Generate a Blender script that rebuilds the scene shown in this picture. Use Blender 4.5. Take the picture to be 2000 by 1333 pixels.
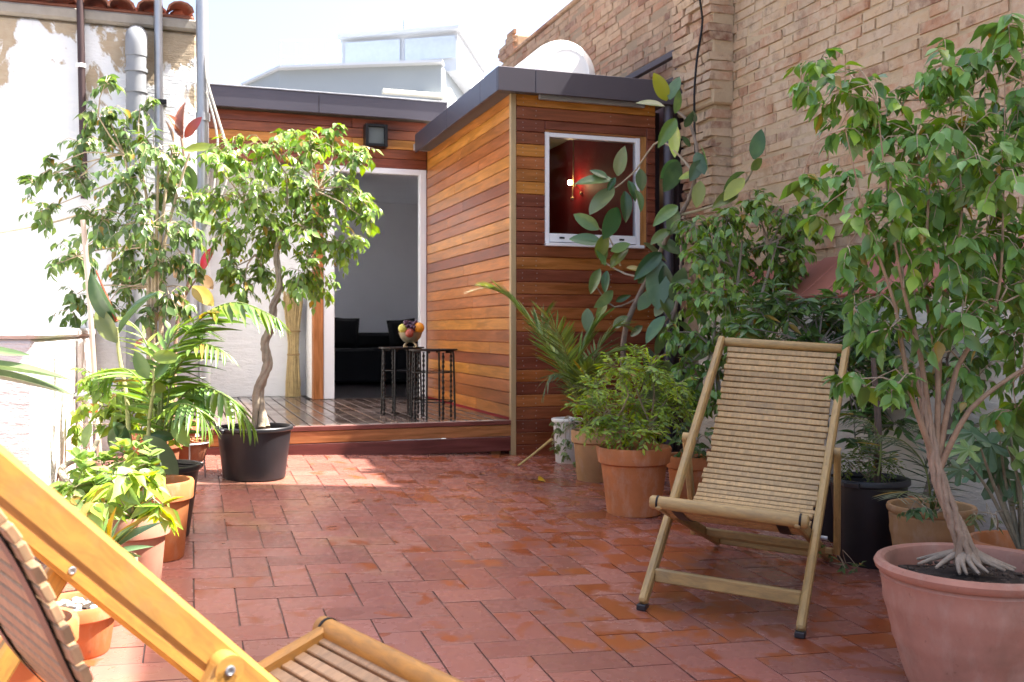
import bpy, bmesh, math, random
import numpy as np
from mathutils import Vector, Matrix
R=math.radians; sin=math.sin; cos=math.cos; pi=math.pi
random.seed(7); rng=np.random.default_rng(7)
sc=bpy.context.scene; COL=sc.collection
for o in list(bpy.data.objects): bpy.data.objects.remove(o)

# ---------------------------------------------------------------- camera
F=1916.; TH=R(18.83); S,C=sin(TH),cos(TH); H=1.07; HY=647.
cam=bpy.data.cameras.new('camera'); co=bpy.data.objects.new('camera',cam); COL.objects.link(co)
cam.sensor_width=36; cam.lens=F/2000*36; cam.shift_y=-(666.5-HY)/2000; cam.clip_start=.05; cam.clip_end=900
co.location=(0,0,H); co.rotation_euler=(R(90),0,-TH); sc.camera=co
cam.dof.use_dof=True; cam.dof.focus_distance=3.6; cam.dof.aperture_fstop=7.0

# ---------------------------------------------------------------- light
SUN=Vector((.614,-.10,1)).normalized()
w=bpy.data.worlds.new('World'); sc.world=w; w.use_nodes=True; nt=w.node_tree
sky=nt.nodes.new('ShaderNodeTexSky'); sky.sky_type='NISHITA'; sky.sun_disc=False
sky.sun_elevation=math.asin(SUN.z); sky.sun_rotation=math.atan2(SUN.x,SUN.y); sky.air_density=.8; sky.dust_density=5.5; sky.ozone_density=.6
bg=nt.nodes['Background']; bg.inputs[1].default_value=.13; nt.links.new(sky.outputs[0],bg.inputs[0])
sl=bpy.data.lights.new('sun','SUN'); so=bpy.data.objects.new('sun',sl); COL.objects.link(so)
sl.energy=5.0; sl.angle=R(.53); sl.color=(1,.95,.87); so.rotation_euler=SUN.to_track_quat('Z','Y').to_euler(); so.location=(3,-2,9)
sc.view_settings.view_transform='Standard'; sc.view_settings.look='None'; sc.view_settings.gamma=1; sc.view_settings.use_curve_mapping=False
sc.view_settings.exposure=2.12
sc.render.engine='CYCLES'
cy_=sc.cycles; cy_.max_bounces=6; cy_.diffuse_bounces=3; cy_.glossy_bounces=3; cy_.transmission_bounces=4; cy_.transparent_max_bounces=6; cy_.caustics_reflective=False; cy_.caustics_refractive=False

# ---------------------------------------------------------------- geometry helpers
SX,SY=-.0397,.041                     # the terrace floor drains: it falls to the right and rises to the back
def fz(x,y): return SX*x+SY*y
def P(px,py,d):
    r=(px-1000)/F*d; return Vector((d*S+r*C,d*C-r*S,H-(py-HY)/F*d))
def ray(px,py):
    k=(px-1000)/F; return Vector((S+k*C,C-k*S,-(py-HY)/F))
def PF(px,py):
    v=ray(px,py); t=H/(-v.z+SX*v.x+SY*v.y); return Vector((t*v.x,t*v.y,H+t*v.z))
def PY(px,py,y):
    v=ray(px,py); t=y/v.y; return Vector((t*v.x,y,H+t*v.z))
def wm(o):
    m=o.matrix_basis.copy()
    if o.parent: m=wm(o.parent)@o.matrix_parent_inverse@m
    return m
def meta(o,label=None,cat=None,group=None,kind=None):
    if label: o['label']=label
    if cat: o['category']=cat
    if group: o['group']=group
    if kind: o['kind']=kind
    return o
def thing(name,label,cat,loc=(0,0,0),group=None):
    o=bpy.data.objects.new(name,None); COL.objects.link(o); o.location=loc; o.empty_display_size=.1
    return meta(o,label,cat,group)
def ob(name,me,mat=None,parent=None,M=None,color=None,local=False,**k):
    o=bpy.data.objects.new(name,me); COL.objects.link(o)
    if mat is not None and len(me.materials)==0: me.materials.append(mat)
    if M is not None: o.matrix_basis=M
    if parent is not None:
        o.parent=parent
        if not local: o.matrix_parent_inverse=wm(parent).inverted()
    if color: o.color=(*color,1)
    return meta(o,**k)
def mesh(name,v,f,smooth=False,recalc=True,sharp=35):
    me=bpy.data.meshes.new(name); me.from_pydata([tuple(x) for x in v],[],f)
    if recalc:
        bm=bmesh.new(); bm.from_mesh(me); bmesh.ops.recalc_face_normals(bm,faces=bm.faces); bm.to_mesh(me); bm.free()
    if smooth:
        me.polygons.foreach_set('use_smooth',[True]*len(me.polygons)); me.set_sharp_from_angle(angle=R(sharp))
    return me
def cboxvf(hx,hy,hz,c):
    c=min(c,hx*.9,hy*.9,hz*.9); v=[];ix={}
    for sx in(-1,1):
        for sy in(-1,1):
            for sz in(-1,1):
                for a in range(3):
                    p=[sx*(hx-c),sy*(hy-c),sz*(hz-c)]; p[a]=[sx*hx,sy*hy,sz*hz][a]
                    ix[sx,sy,sz,a]=len(v); v.append(p)
    f=[]
    for a in range(3):
        b,c2=(a+1)%3,(a+2)%3
        for s in(-1,1):
            q=[]
            for t,u in((-1,-1),(1,-1),(1,1),(-1,1)):
                k=[0,0,0];k[a]=s;k[b]=t;k[c2]=u;q.append(ix[(*k,a)])
            f.append(q)
        for s in(-1,1):
            for t in(-1,1):      # edge along a between faces b,c2
                k0=[0,0,0];k0[a]=-1;k0[b]=s;k0[c2]=t;k1=list(k0);k1[a]=1
                f.append([ix[(*k0,b)],ix[(*k1,b)],ix[(*k1,c2)],ix[(*k0,c2)]])
    for sx in(-1,1):
        for sy in(-1,1):
            for sz in(-1,1): f.append([ix[sx,sy,sz,a] for a in range(3)])
    return v,f
class MB:
    def __init__(s): s.v=[];s.f=[]
    def add(s,v,f,M=None):
        n=len(s.v); s.v+=[(M@Vector(p)) if M else Vector(p) for p in v]; s.f+=[[i+n for i in q] for q in f]; return s
    def box(s,x0,x1,y0,y1,z0,z1,c=.004,M=None):
        v,f=cboxvf(abs(x1-x0)/2,abs(y1-y0)/2,abs(z1-z0)/2,c); T=Matrix.Translation(((x0+x1)/2,(y0+y1)/2,(z0+z1)/2))
        return s.add(v,f,(M@T) if M else T)
    def tube(s,pts,rad,n=8,cap=True,sub=0):
        pts=[Vector(p) for p in pts]
        if not hasattr(rad,'__len__'): rad=[rad]*len(pts)
        rad=list(rad)
        for _ in range(sub): pts,rad=crom(pts,rad)
        m=len(pts); t0=(pts[1]-pts[0]).normalized(); a=Vector((0,0,1)) if abs(t0.z)<.9 else Vector((1,0,0))
        x=t0.cross(a).normalized(); base=len(s.v)
        for i,p in enumerate(pts):
            t=(pts[min(i+1,m-1)]-pts[max(i-1,0)]); 
            if t.length<1e-9: t=t0
            t=t.normalized(); x=(x-t*x.dot(t)); x=x.normalized() if x.length>1e-6 else t.orthogonal().normalized(); y=t.cross(x)
            for j in range(n):
                an=2*pi*j/n; s.v.append(p+(x*cos(an)+y*sin(an))*rad[i])
        for i in range(m-1):
            for j in range(n):
                s.f.append([base+i*n+j,base+i*n+(j+1)%n,base+(i+1)*n+(j+1)%n,base+(i+1)*n+j])
        if cap:
            s.f.append([base+j for j in range(n)][::-1]); s.f.append([base+(m-1)*n+j for j in range(n)])
        return s
    def lathe(s,prof,n=40,M=None,close=False,wob=0):
        base=len(s.v)
        for (r,z) in prof:
            for j in range(n):
                an=2*pi*j/n; rr=r*(1+wob*sin(3*an+z*9)+wob*.6*sin(7*an+1)); p=Vector((rr*cos(an),rr*sin(an),z)); s.v.append(M@p if M else p)
        for i in range(len(prof)-1):
            for j in range(n): s.f.append([base+i*n+j,base+i*n+(j+1)%n,base+(i+1)*n+(j+1)%n,base+(i+1)*n+j])
        if close:
            s.f.append([base+j for j in range(n)]); s.f.append([base+(len(prof)-1)*n+j for j in range(n)])
        return s
    def prism(s,poly,z0,z1):
        n=len(poly);b=len(s.v)
        for z in(z0,z1): s.v+=[Vector((x,y,z)) for x,y in poly]
        s.f+=[list(range(b,b+n)),list(range(b+n,b+2*n))]+[[b+i,b+(i+1)%n,b+n+(i+1)%n,b+n+i] for i in range(n)]; return s
    def me(s,name,smooth=False,sharp=35): return mesh(name,s.v,s.f,smooth,True,sharp)
def crom(pts,rad):
    o=[];q=[];n=len(pts)
    for i in range(n-1):
        a=pts[max(i-1,0)];b=pts[i];c=pts[i+1];d=pts[min(i+2,n-1)]
        o.append(b);q.append(rad[i]); o.append((b+c)*.5625-(a+d)*.0625);q.append((rad[i]+rad[i+1])/2)
    return o+[pts[-1]],q+[rad[-1]]
def sphere(r,c=(0,0,0),sq=(1,1,1),n=12):
    m=MB(); M=Matrix.Translation(c)@Matrix.Diagonal((*sq,1)); m.lathe([(r*sin(pi*i/(n//2+2))+1e-4,-r*cos(pi*i/(n//2+2))) for i in range(n//2+3)],n,M,close=True); return m
def rot_to(d,up=Vector((0,0,1))):
    z=Vector(d).normalized(); x=up.cross(z); x=x.normalized() if x.length>1e-4 else Vector((1,0,0)); y=z.cross(x)
    return Matrix((x,y,z)).transposed().to_4x4()

# ---------------------------------------------------------------- materials
class Mat:
    def __init__(s,name,**k):
        s.m=bpy.data.materials.new(name); s.m.use_nodes=True; s.nt=s.m.node_tree; s.p=s.nt.nodes['Principled BSDF']; s.out=s.nt.nodes['Material Output']; s.set(**k)
    def set(s,**k):
        for a,v in k.items():
            i=s.p.inputs[{'col':'Base Color','rough':'Roughness','metal':'Metallic','spec':'Specular IOR Level','coat':'Coat Weight'}.get(a,a)]
            if hasattr(v,'is_linked'): s.nt.links.new(v,i)
            else: i.default_value=(*v,1) if isinstance(v,tuple) and len(v)==3 else v
        return s
    def n(s,t,ins=(),**pr):
        nd=s.nt.nodes.new('ShaderNode'+t)
        for a,v in pr.items(): setattr(nd,a,v)
        for a,v in (ins.items() if isinstance(ins,dict) else ins):
            if hasattr(v,'is_linked'): s.nt.links.new(v,nd.inputs[a])
            else: nd.inputs[a].default_value=(*v,1) if isinstance(v,tuple) and len(v)==3 and nd.inputs[a].type=='RGBA' else v
        return nd
    def math(s,op,a,b=0.,c=None):
        nd=s.n('Math',{0:a,1:b},operation=op); 
        if c is not None: nd.inputs[2].default_value=c
        return nd.outputs[0]
    def vmath(s,op,a,b): return s.n('VectorMath',{0:a,1:b},operation=op).outputs[0]
    def mix(s,f,a,b,mode='MIX'):
        nd=s.n('Mix',data_type='RGBA',blend_type=mode)
        for i,v in((0,f),(6,a),(7,b)):
            if hasattr(v,'is_linked'): s.nt.links.new(v,nd.inputs[i])
            else: nd.inputs[i].default_value=(*v,1) if isinstance(v,tuple) and len(v)==3 else v
        return nd.outputs[2]
    def noise(s,vec,scale,detail=5,rough=.55,dist=0,w=None):
        nd=s.n('TexNoise',{'Scale':scale,'Detail':detail,'Roughness':rough,'Distortion':dist},noise_dimensions='4D' if w is not None else '3D')
        if vec is not None: s.nt.links.new(vec,nd.inputs['Vector'])
        if w is not None: s.nt.links.new(w,nd.inputs['W'])
        return nd.outputs['Fac']
    def ramp(s,f,a,b): return s.n('MapRange',{0:f,1:a,2:b}).outputs[0]
    def bump(s,h,st=.3,dist=.01):
        b=s.n('Bump',{'Height':h,'Strength':st,'Distance':dist}); s.nt.links.new(b.outputs[0],s.p.inputs['Normal'])
    @property
    def pos(s): return s.n('NewGeometry').outputs['Position']
    @property
    def obj(s): return s.n('TexCoord').outputs['Object']
    @property
    def tint(s): return s.n('ObjectInfo').outputs['Color']
    def rnd(s):
        a=s.n('ObjectInfo').outputs['Random']; b=s.n('NewGeometry').outputs['Random Per Island']
        return s.math('FRACT',s.math('ADD',s.math('MULTIPLY',a,7.31),s.math('MULTIPLY',b,3.77)))
def xyz(m,v): return m.n('SeparateXYZ',{0:v}).outputs
def scaled(m,v,sv): return m.vmath('MULTIPLY',v,sv)
def hsv(m,col,h=.5,s=1.,v=1.): return m.n('HueSaturation',{'Hue':h,'Saturation':s,'Value':v,'Color':col}).outputs[0]

def m_simple(name,col,rough=.5,metal=0,var=.12,scale=8,bump=0,tint=False,**k):
    m=Mat(name,rough=rough,metal=metal,**k); nz=m.noise(m.obj,scale)
    base=m.tint if tint else col
    v=m.math('MULTIPLY_ADD',nz,var*2,1-var); m.set(col=hsv(m,base,v=v))
    if bump: m.bump(m.noise(m.obj,scale*6),bump,.004)
    return m.m
def m_leaf(name,rough=.34,trans=.25,vein=0.,varv=.55):
    m=Mat(name,rough=rough,spec=.5); r=m.rnd(); r2=m.math('FRACT',m.math('MULTIPLY',r,13.7))
    c=hsv(m,m.tint,h=m.math('MULTIPLY_ADD',r2,.045,.478),s=m.math('MULTIPLY_ADD',r2,-.25,1.1),v=m.math('MULTIPLY_ADD',r,varv*1.5,1-varv*.6))
    nz=m.noise(m.pos,9,3); c=m.mix(m.ramp(nz,.5,.85),c,hsv(m,c,h=.47,s=1.05,v=1.7))
    c=m.mix(m.ramp(r2,.972,.978),c,(.30,.20,.035)) if vein==0 else c
    m.set(col=c)
    t=m.n('BsdfTranslucent',{'Color':hsv(m,c,s=1.15,v=1.7)}); mx=m.n('MixShader',{0:trans})
    m.nt.links.new(m.p.outputs[0],mx.inputs[1]); m.nt.links.new(t.outputs[0],mx.inputs[2]); m.nt.links.new(mx.outputs[0],m.out.inputs[0])
    return m.m
LEAF=m_leaf('leaf_waxy'); LEAFS=m_leaf('leaf_soft',.5,.35); LEAFB=m_leaf('leaf_rubber',.3,.15,1,.25)

def m_tile():
    m=Mat('clay_tile_wet'); r=m.rnd(); p=m.pos; X=xyz(m,p)[0]
    w=m.math('MULTIPLY',r,17.)
    n1=m.noise(p,5.5,5,.55,.5,w); n2=m.noise(p,24,3,.6); big=m.noise(p,.8,2)
    wetness=m.math('ADD',m.math('MULTIPLY',m.ramp(X,.3,2.0),.105),m.math('MULTIPLY_ADD',big,.22,-.13))
    a=m.math('ADD',m.math('ADD',n1,m.math('MULTIPLY',n2,.10)),wetness)
    soft=m.noise(p,3.1,2); e0=m.math('MULTIPLY_ADD',soft,-.09,.67); wet=m.n('MapRange',{0:a,1:e0,2:m.math('ADD',e0,m.math('MULTIPLY_ADD',soft,.11,.015))}).outputs[0]
    r3=m.math('FRACT',m.math('MULTIPLY',r,23.3)); dry=hsv(m,m.mix(r,(.245,.082,.062),(.30,.118,.092)),v=m.math('MULTIPLY_ADD',r3,.36,.80)); dry=m.mix(m.math('MULTIPLY',m.noise(p,45,4),.25),dry,(.42,.24,.19))
    yel=m.ramp(m.noise(m.vmath('ADD',p,(5,2,0)),1.7,3),.56,.72); yel=m.math('MULTIPLY',yel,m.ramp(X,1.2,.4)); dry=m.mix(m.math('MULTIPLY',yel,.45),dry,(.42,.27,.12))
    wc=m.mix(r,(.32,.092,.034),(.25,.064,.026)); c=m.mix(wet,dry,wc)
    spots=m.ramp(m.noise(p,60,2),.72,.76); c=m.mix(m.math('MULTIPLY',spots,.5),c,(.12,.05,.04))
    rg=m.math('ADD',m.math('MULTIPLY',wet,-.10),m.math('MULTIPLY_ADD',m.noise(p,12,4),.26,.14)); m.set(col=c,rough=rg,spec=.5)
    m.bump(m.math('SUBTRACT',m.noise(p,90,3),m.math('MULTIPLY',wet,.6)),.12,.0015); return m.m
TILE=m_tile()
GROUT=m_simple('dark_grout',(.10,.065,.055),.8,0,.4,20)
def m_brick():
    m=Mat('old_brick',rough=.9,spec=.2); r=m.rnd(); p=m.pos; Y=xyz(m,p)[1]
    base=m.n('ValToRGB',{0:r}).outputs[0]; cr=base.node.color_ramp; cr.elements[0].color=(.41,.225,.135,1); cr.elements[1].color=(.48,.325,.205,1)
    for ps,cc in((.06,(.19,.09,.06,1)),(.12,(.38,.19,.11,1)),(.35,(.49,.27,.155,1)),(.6,(.45,.295,.17,1)),(.8,(.54,.375,.225,1))): e=cr.elements.new(ps); e.color=cc
    red=m.ramp(Y,5.9,7.2); c=m.mix(m.math('MULTIPLY',red,.45),base,(.24,.115,.08))
    sm=m.ramp(m.math('ADD',m.noise(p,3.5,6,.65,.4),m.math('MULTIPLY',m.noise(p,28,4),.35)),.55,.78); sm=m.math('MULTIPLY',sm,m.math('MULTIPLY_ADD',red,-.55,.95))
    c=m.mix(sm,c,(.53,.40,.275)); dk=m.ramp(m.noise(p,11,6,.75),.52,.72); c=m.mix(m.math('MULTIPLY',dk,.7),c,(.14,.085,.06)); sk=m.ramp(m.noise(scaled(m,p,(1,1.6,.45)),1.5,5,.6),.5,.75); c=m.mix(m.math('MULTIPLY',sk,.4),c,hsv(m,c,v=.5)); m.set(col=c)
    m.bump(m.math('ADD',m.noise(p,45,6,.7),m.math('MULTIPLY',sm,.3)),.8,.006); return m.m
BRICK=m_brick()
def m_mortar():
    m=Mat('sandy_mortar',rough=.95,spec=.15); p=m.pos; Y=xyz(m,p)[1]; red=m.ramp(Y,5.9,7.2)
    c=m.mix(m.noise(p,9,6,.7),(.40,.29,.18),(.58,.445,.29)); c=m.mix(m.math('MULTIPLY',red,.55),c,(.15,.1,.075)); m.set(col=c); m.bump(m.noise(p,50,6,.7),.8,.01); return m.m
MORTAR=m_mortar()
def m_whitewash(name,peel,rough=.85,col=(.80,.79,.76),z0=2.1,z1=3.3):
    m=Mat(name,rough=rough,spec=.2); p=m.pos; Z=xyz(m,p)[2]
    c=m.mix(m.noise(p,2.2,4),col,tuple(x*.9 for x in col)); n=m.noise(scaled(m,p,(1,1,.8)),2.6,6,.6,.6)
    hgt=m.math('MULTIPLY',m.ramp(Z,z0,z1),.26*peel)
    pe=m.ramp(m.math('ADD',n,hgt),.66,.69); c=m.mix(pe,c,m.mix(m.noise(p,16,5),(.34,.25,.16),(.5,.42,.31)))
    st=m.ramp(m.noise(scaled(m,p,(9,9,.7)),1.,4),.55,.8); c=m.mix(m.math('MULTIPLY',st,.4*peel),c,(.42,.38,.33)); m.set(col=c)
    m.bump(m.math('ADD',m.noise(scaled(m,p,(3,3,9)),2.5,6,.65),m.math('MULTIPLY',pe,-.4)),.55,.03); return m.m
WASH=m_whitewash('peeling_whitewash',1.0,.85,(.80,.81,.82)); WASH2=m_whitewash('low_wall_whitewash',.45,.9,(.80,.76,.74),1.0,2.0); PLAST=m_whitewash('smooth_white_plaster',0,.7,(.82,.82,.82))
def m_plank(name,gl=.38,long=(9,9,1.),axis='x',wetn=False):
    m=Mat(name,spec=.5); o=m.obj; r=m.rnd(); sv={'x':(1.2,14,14),'y':(14,1.2,14),'z':(14,14,1.2)}[axis]
    q=m.vmath('ADD',scaled(m,o,sv),m.n('CombineXYZ',{0:m.math('MULTIPLY',r,40.),1:r,2:m.math('MULTIPLY',r,20.)}).outputs[0])
    g=m.noise(q,2.4,6,.62,.7); g2=m.noise(scaled(m,q,(3,3,3)),7,3)
    c=m.tint; c=m.mix(m.ramp(g,.35,.7),hsv(m,c,v=.62,s=1.08),hsv(m,c,v=1.22)); c=m.mix(m.math('MULTIPLY',m.ramp(g2,.5,.8),.25),c,hsv(m,c,v=.5))
    pt=m.noise(m.pos,2.2,3); c=hsv(m,c,v=m.math('MULTIPLY_ADD',pt,.5,.75))
    if wetn:
        wn=m.ramp(m.noise(m.pos,2.5,3),.4,.62); m.set(rough=m.math('MULTIPLY_ADD',wn,.14,.1))
    else: m.set(rough=m.math('MULTIPLY_ADD',g,.2,gl-.1))
    m.set(col=c); m.bump(g,.15,.002); return m.m
WX=m_plank('hardwood_board',.36,axis='x'); WY=m_plank('hardwood_board_side',.34,axis='y'); WZ=m_plank('hardwood_post',.4,axis='z'); DECK=m_plank('wet_deck_board',.2,axis='y',wetn=True)
def m_teak():
    m=Mat('weathered_teak',spec=.4); o=m.obj; r=m.rnd(); q=m.vmath('ADD',scaled(m,o,(6,6,6)),m.n('CombineXYZ',{0:m.math('MULTIPLY',r,30.)}).outputs[0])
    g=m.noise(scaled(m,q,(1,4,4)),2.5,6,.65,.8); c=hsv(m,m.tint,v=m.math('MULTIPLY_ADD',r,.2,.9)); c=m.mix(m.ramp(g,.38,.75),hsv(m,c,v=1.1),hsv(m,c,v=.62,s=.95))
    gr=m.ramp(m.noise(m.pos,6,5,.65),.55,.8); c=m.mix(m.math('MULTIPLY',gr,.35),c,(.22,.19,.15)); m.set(col=c,rough=.48); m.bump(g,.2,.002); return m.m
TEAK=m_teak()
def m_terra():
    m=Mat('terracotta',rough=.8,spec=.25); o=m.obj; p=m.pos; c=m.tint
    c=m.mix(m.ramp(m.noise(p,7,5,.6),.35,.75),hsv(m,c,v=.82),hsv(m,c,v=1.1)); st=m.ramp(m.noise(scaled(m,p,(6,6,2.5)),1.8,6,.7),.5,.75); c=m.mix(m.math('MULTIPLY',st,.42),c,(.56,.44,.35)); gm=m.ramp(m.noise(p,5,4),.58,.75); c=m.mix(m.math('MULTIPLY',gm,.35),c,(.16,.10,.06))
    dk=m.ramp(m.noise(p,40,3),.68,.74); c=m.mix(m.math('MULTIPLY',dk,.3),c,(.15,.08,.05)); m.set(col=c); m.bump(m.noise(p,60,4),.12,.003); return m.m
TERRA=m_terra()
BLACKP=m_simple('black_plastic',(.018,.018,.022),.42,0,.5,9,.1); WHITEP=m_simple('white_plastic',(.72,.70,.66),.5,0,.2,5,.05)
SOIL=m_simple('potting_soil',(.05,.033,.022),.95,0,.7,30,1.0); BARK=m_simple('pale_bark',(.36,.29,.2),.9,0,.6,22,1.,tint=True)
FASC=m_simple('dark_zinc',(.075,.068,.085),.42,.35,.15,2); STEEL=m_simple('galvanised_steel',(.40,.41,.43),.42,.7,.2,7); PVC=m_simple('grey_pvc',(.22,.23,.245),.5,0,.18,4)
IRON=m_simple('black_iron',(.015,.014,.014),.4,.6,.3,10,.2); BROWNM=m_simple('brown_steel_frame',(.06,.035,.035),.5,.3,.3,4)
WPAINT=m_simple('white_gloss_frame',(.80,.80,.82),.3,0,.04,4); BLK=m_simple('black_fabric',(.008,.008,.009),.9,0,.2,6); BRASS=m_simple('corner_strip',(.42,.31,.17),.4,.2,.15,5)
PAINT=m_simple('tinted_paint',(.5,.5,.5),.55,0,.12,3,tint=True); SHINY=m_simple('tinted_gloss',(.5,.5,.5),.28,0,.2,12,tint=True)
STRAW=m_simple('dry_straw',(.42,.29,.12),.7,0,.4,30,tint=True)
def m_glass():
    m=Mat('window_glass'); t=m.n('BsdfTransparent',{0:(.93,.93,.95)}); g=m.n('BsdfGlossy',{0:(1,1,1),'Roughness':.01}); f=m.math('MULTIPLY',m.n('Fresnel',{0:1.35}).outputs[0],.6)
    mx=m.n('MixShader',{0:f}); m.nt.links.new(t.outputs[0],mx.inputs[1]); m.nt.links.new(g.outputs[0],mx.inputs[2]); m.nt.links.new(mx.outputs[0],m.out.inputs[0]); return m.m
GLASS=m_glass()
def m_emit(name,col,st):
    m=Mat(name); m.set(col=col); m.p.inputs['Emission Color'].default_value=(*col,1); m.p.inputs['Emission Strength'].default_value=st; return m.m
def proj(p):
    d=p[0]*S+p[1]*C; r=p[0]*C-p[1]*S; return (1000+F*r/d if d>.05 else -9e9, HY-F*(p[2]-H)/max(d,.05), d)
def inframe(p,m=40):
    x,y,d=proj(p); return d>.2 and -m<x<2000+m and -m<y<1333+m
# ---------------------------------------------------------------- ground and terrace floor
g=MB(); g.v=[Vector(p) for p in((-300,-300,-6),(300,-300,-6),(300,300,-6),(-300,300,-6))]; g.f=[[0,1,2,3]]
ob('ground',g.me('ground'),m_simple('far_ground',(.2,.19,.18),.9,0,.3,.2),kind='structure')
ex=Vector((1,0,SX)).normalized(); nn=Vector((1,0,SX)).cross(Vector((0,1,SY))).normalized(); ey=nn.cross(ex)
FM=Matrix((ex,ey,nn)).transposed().to_4x4()
FM=FM@Matrix.Rotation(R(-.65),4,'Z')
m=MB(); m.box(-2.6,3.9,-2.5,7.4,-.25,-.005,.001)
floor=ob('terrace_floor',m.me('terrace_floor'),GROUT,M=FM,kind='structure')
W=.14; gx,gy=.19+.012,4.233   # herringbone grid
Tl=FM.inverted()@Vector((gx,gy,fz(gx,gy))); ox,oy=Tl.x,Tl.y
v,f=cboxvf(W-.0026,W/2-.0026,.008,.0007); TV=[Vector(a)+Vector((0,0,-.008)) for a in v]
tm=mesh('tile',TV,f)
tiles=[]
for c in range(-12,28):
    for r in range(-32,26):
        k=(c+r)%4
        if k==0: x,y,rt=c+1,r+.5,0
        elif k==2: x,y,rt=c+.5,r+1,1
        else: continue
        x=ox+(x-1)*W; y=oy+y*W
        wp=FM@Vector((x,y,0))
        if wp.x<-1.1 or wp.x>3.46 or wp.y<.6 or wp.y>7.0: continue
        M=Matrix.Translation((x,y,random.gauss(0,.0006)))@Matrix.Rotation(rt*pi/2+random.gauss(0,.004),4,'Z')@Matrix.Rotation(random.gauss(0,.003),4,'X')@Matrix.Rotation(random.gauss(0,.0022),4,'Y')
        sc_=proj(wp)[2]+(0 if inframe(wp,30) and proj(wp)[1]>900 else 100)
        tiles.append((sc_,M))
tiles.sort(key=lambda t:t[0])
for _,M in tiles[:300]: ob('tile',tm,TILE,floor,M,local=True)
m=MB()
for _,M in tiles[300:]: m.add(TV,f,M)
ob('far_tiles',m.me('far_tiles'),TILE,floor,Matrix(),local=True,kind='stuff')

# ---------------------------------------------------------------- brick wall on the right
BX=3.75
wall=thing('brick_wall','tall old brick party wall with sandy smeared mortar along the right','wall',(BX,6,0))
m=MB(); m.box(BX,BX+.4,5.05,11.75,-.5,4.33,.01); ob('mortar_core',m.me('mortar_core',),MORTAR,wall)
m=MB(); m.box(BX,BX+.4,-2.5,5.048,-.5,6.42,.01); ob('mortar_core',m.me('mortar_core'),MORTAR,wall)
m=MB(); m.box(BX-.135,BX+.01,6.135,6.585,1.0,4.2,.01); m.box(BX-.175,BX,6.095,6.625,2.68,4.2,.012); ob('pilaster_core',m.me('pilaster_core'),MORTAR,wall)
bmesh_v=[]
for i in range(7):
    v,f=cboxvf(.02,.5,.5,.01)
    vv=[]
    for a in v:
        a=Vector(a); e=Vector((random.gauss(0,.0022),random.gauss(0,.012),random.gauss(0,.035))); 
        a=Vector((a.x, a.y*(1-.0),a.z)); vv.append(a+e)
    # small chamfer in true size: shrink y/z extremes is handled by brick scale
    bmesh_v.append((mesh('brick',vv,f),vv,f))
bl=[]
CH=.067
def course(y0,y1,z,x,ln,off,header=False):
    y=y0+off-ln
    while y<y1:
        l=ln*random.uniform(.86,1.08)
        if random.random()<.2: l*=random.uniform(.4,.65)
        a,b=max(y,y0),min(y+l,y1)
        if b-a>.05:
            hh=CH-random.uniform(.007,.015)
            bl.append((Vector((x+(.0125 if x==BX else .075)+random.gauss(0,.0042),(a+b)/2,z+random.gauss(0,.0045))),b-a-random.uniform(.008,.02),hh,random.gauss(0,.007)))
        y+=l
z=1.2;i=0
while z<4.3:
    top=4.3
    course(2.2,11.72,z,BX,.29,(i%2)*.145+random.uniform(-.03,.03))
    if 1.2<z<2.66: course(6.12,6.60,z,BX-.15,.26,(i%2)*.13)
    elif z>=2.70: course(6.08,6.64,z,BX-.19,.29,(i%2)*.145)
    z+=CH*(1+random.gauss(0,.02)); i+=1
# uneven brick stump on the wall's far end
for k in range(5):
    for j in range(2-(k>2)): bl.append((Vector((BX-.01,10.98+j*.29+(k%2)*.05,4.385+k*.05)),.27,.045,.02))
m=MB(); m.box(BX-.005,BX+.3,10.86,11.36,4.3,4.56,.03); ob('mortar_core',m.me('mortar_core'),MORTAR,wall)
def vis(p):
    x,y,d=proj(p)
    if not(-20<x<2020 and -20<y<600): return 100+d
    hid=0
    if x>1560 and y>40: hid=2.5
    if x<1330 and y>160: hid=50
    if 1330<x<1600 and y>400: hid=30
    return d+hid
bl.sort(key=lambda b:vis(b[0]))
m=MB()
for i,(p,l,h,rx) in enumerate(bl):
    k=random.randrange(7); M=Matrix.Translation(p)@Matrix.Rotation(rx,4,'X')@Matrix.Diagonal((4.4 if p.x<BX-.04 else 1,l,h,1))
    if random.random()<.01 and i>60: continue
    if i<300: ob('brick',bmesh_v[k][0],BRICK,wall,M)
    else: m.add(bmesh_v[k][1],bmesh_v[k][2],M)
ob('further_bricks',m.me('further_bricks'),BRICK,wall,kind='stuff')
# cap stones on the far stretch
for k in range(20):
    y=5.15+k*.31
    if y>11.5: break
    m=MB(); m.box(BX-.03,BX+.42,y,y+.3,4.335,4.37,.008); ob('cap_tile',m.me('cap_tile'),BRICK,wall)
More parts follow.
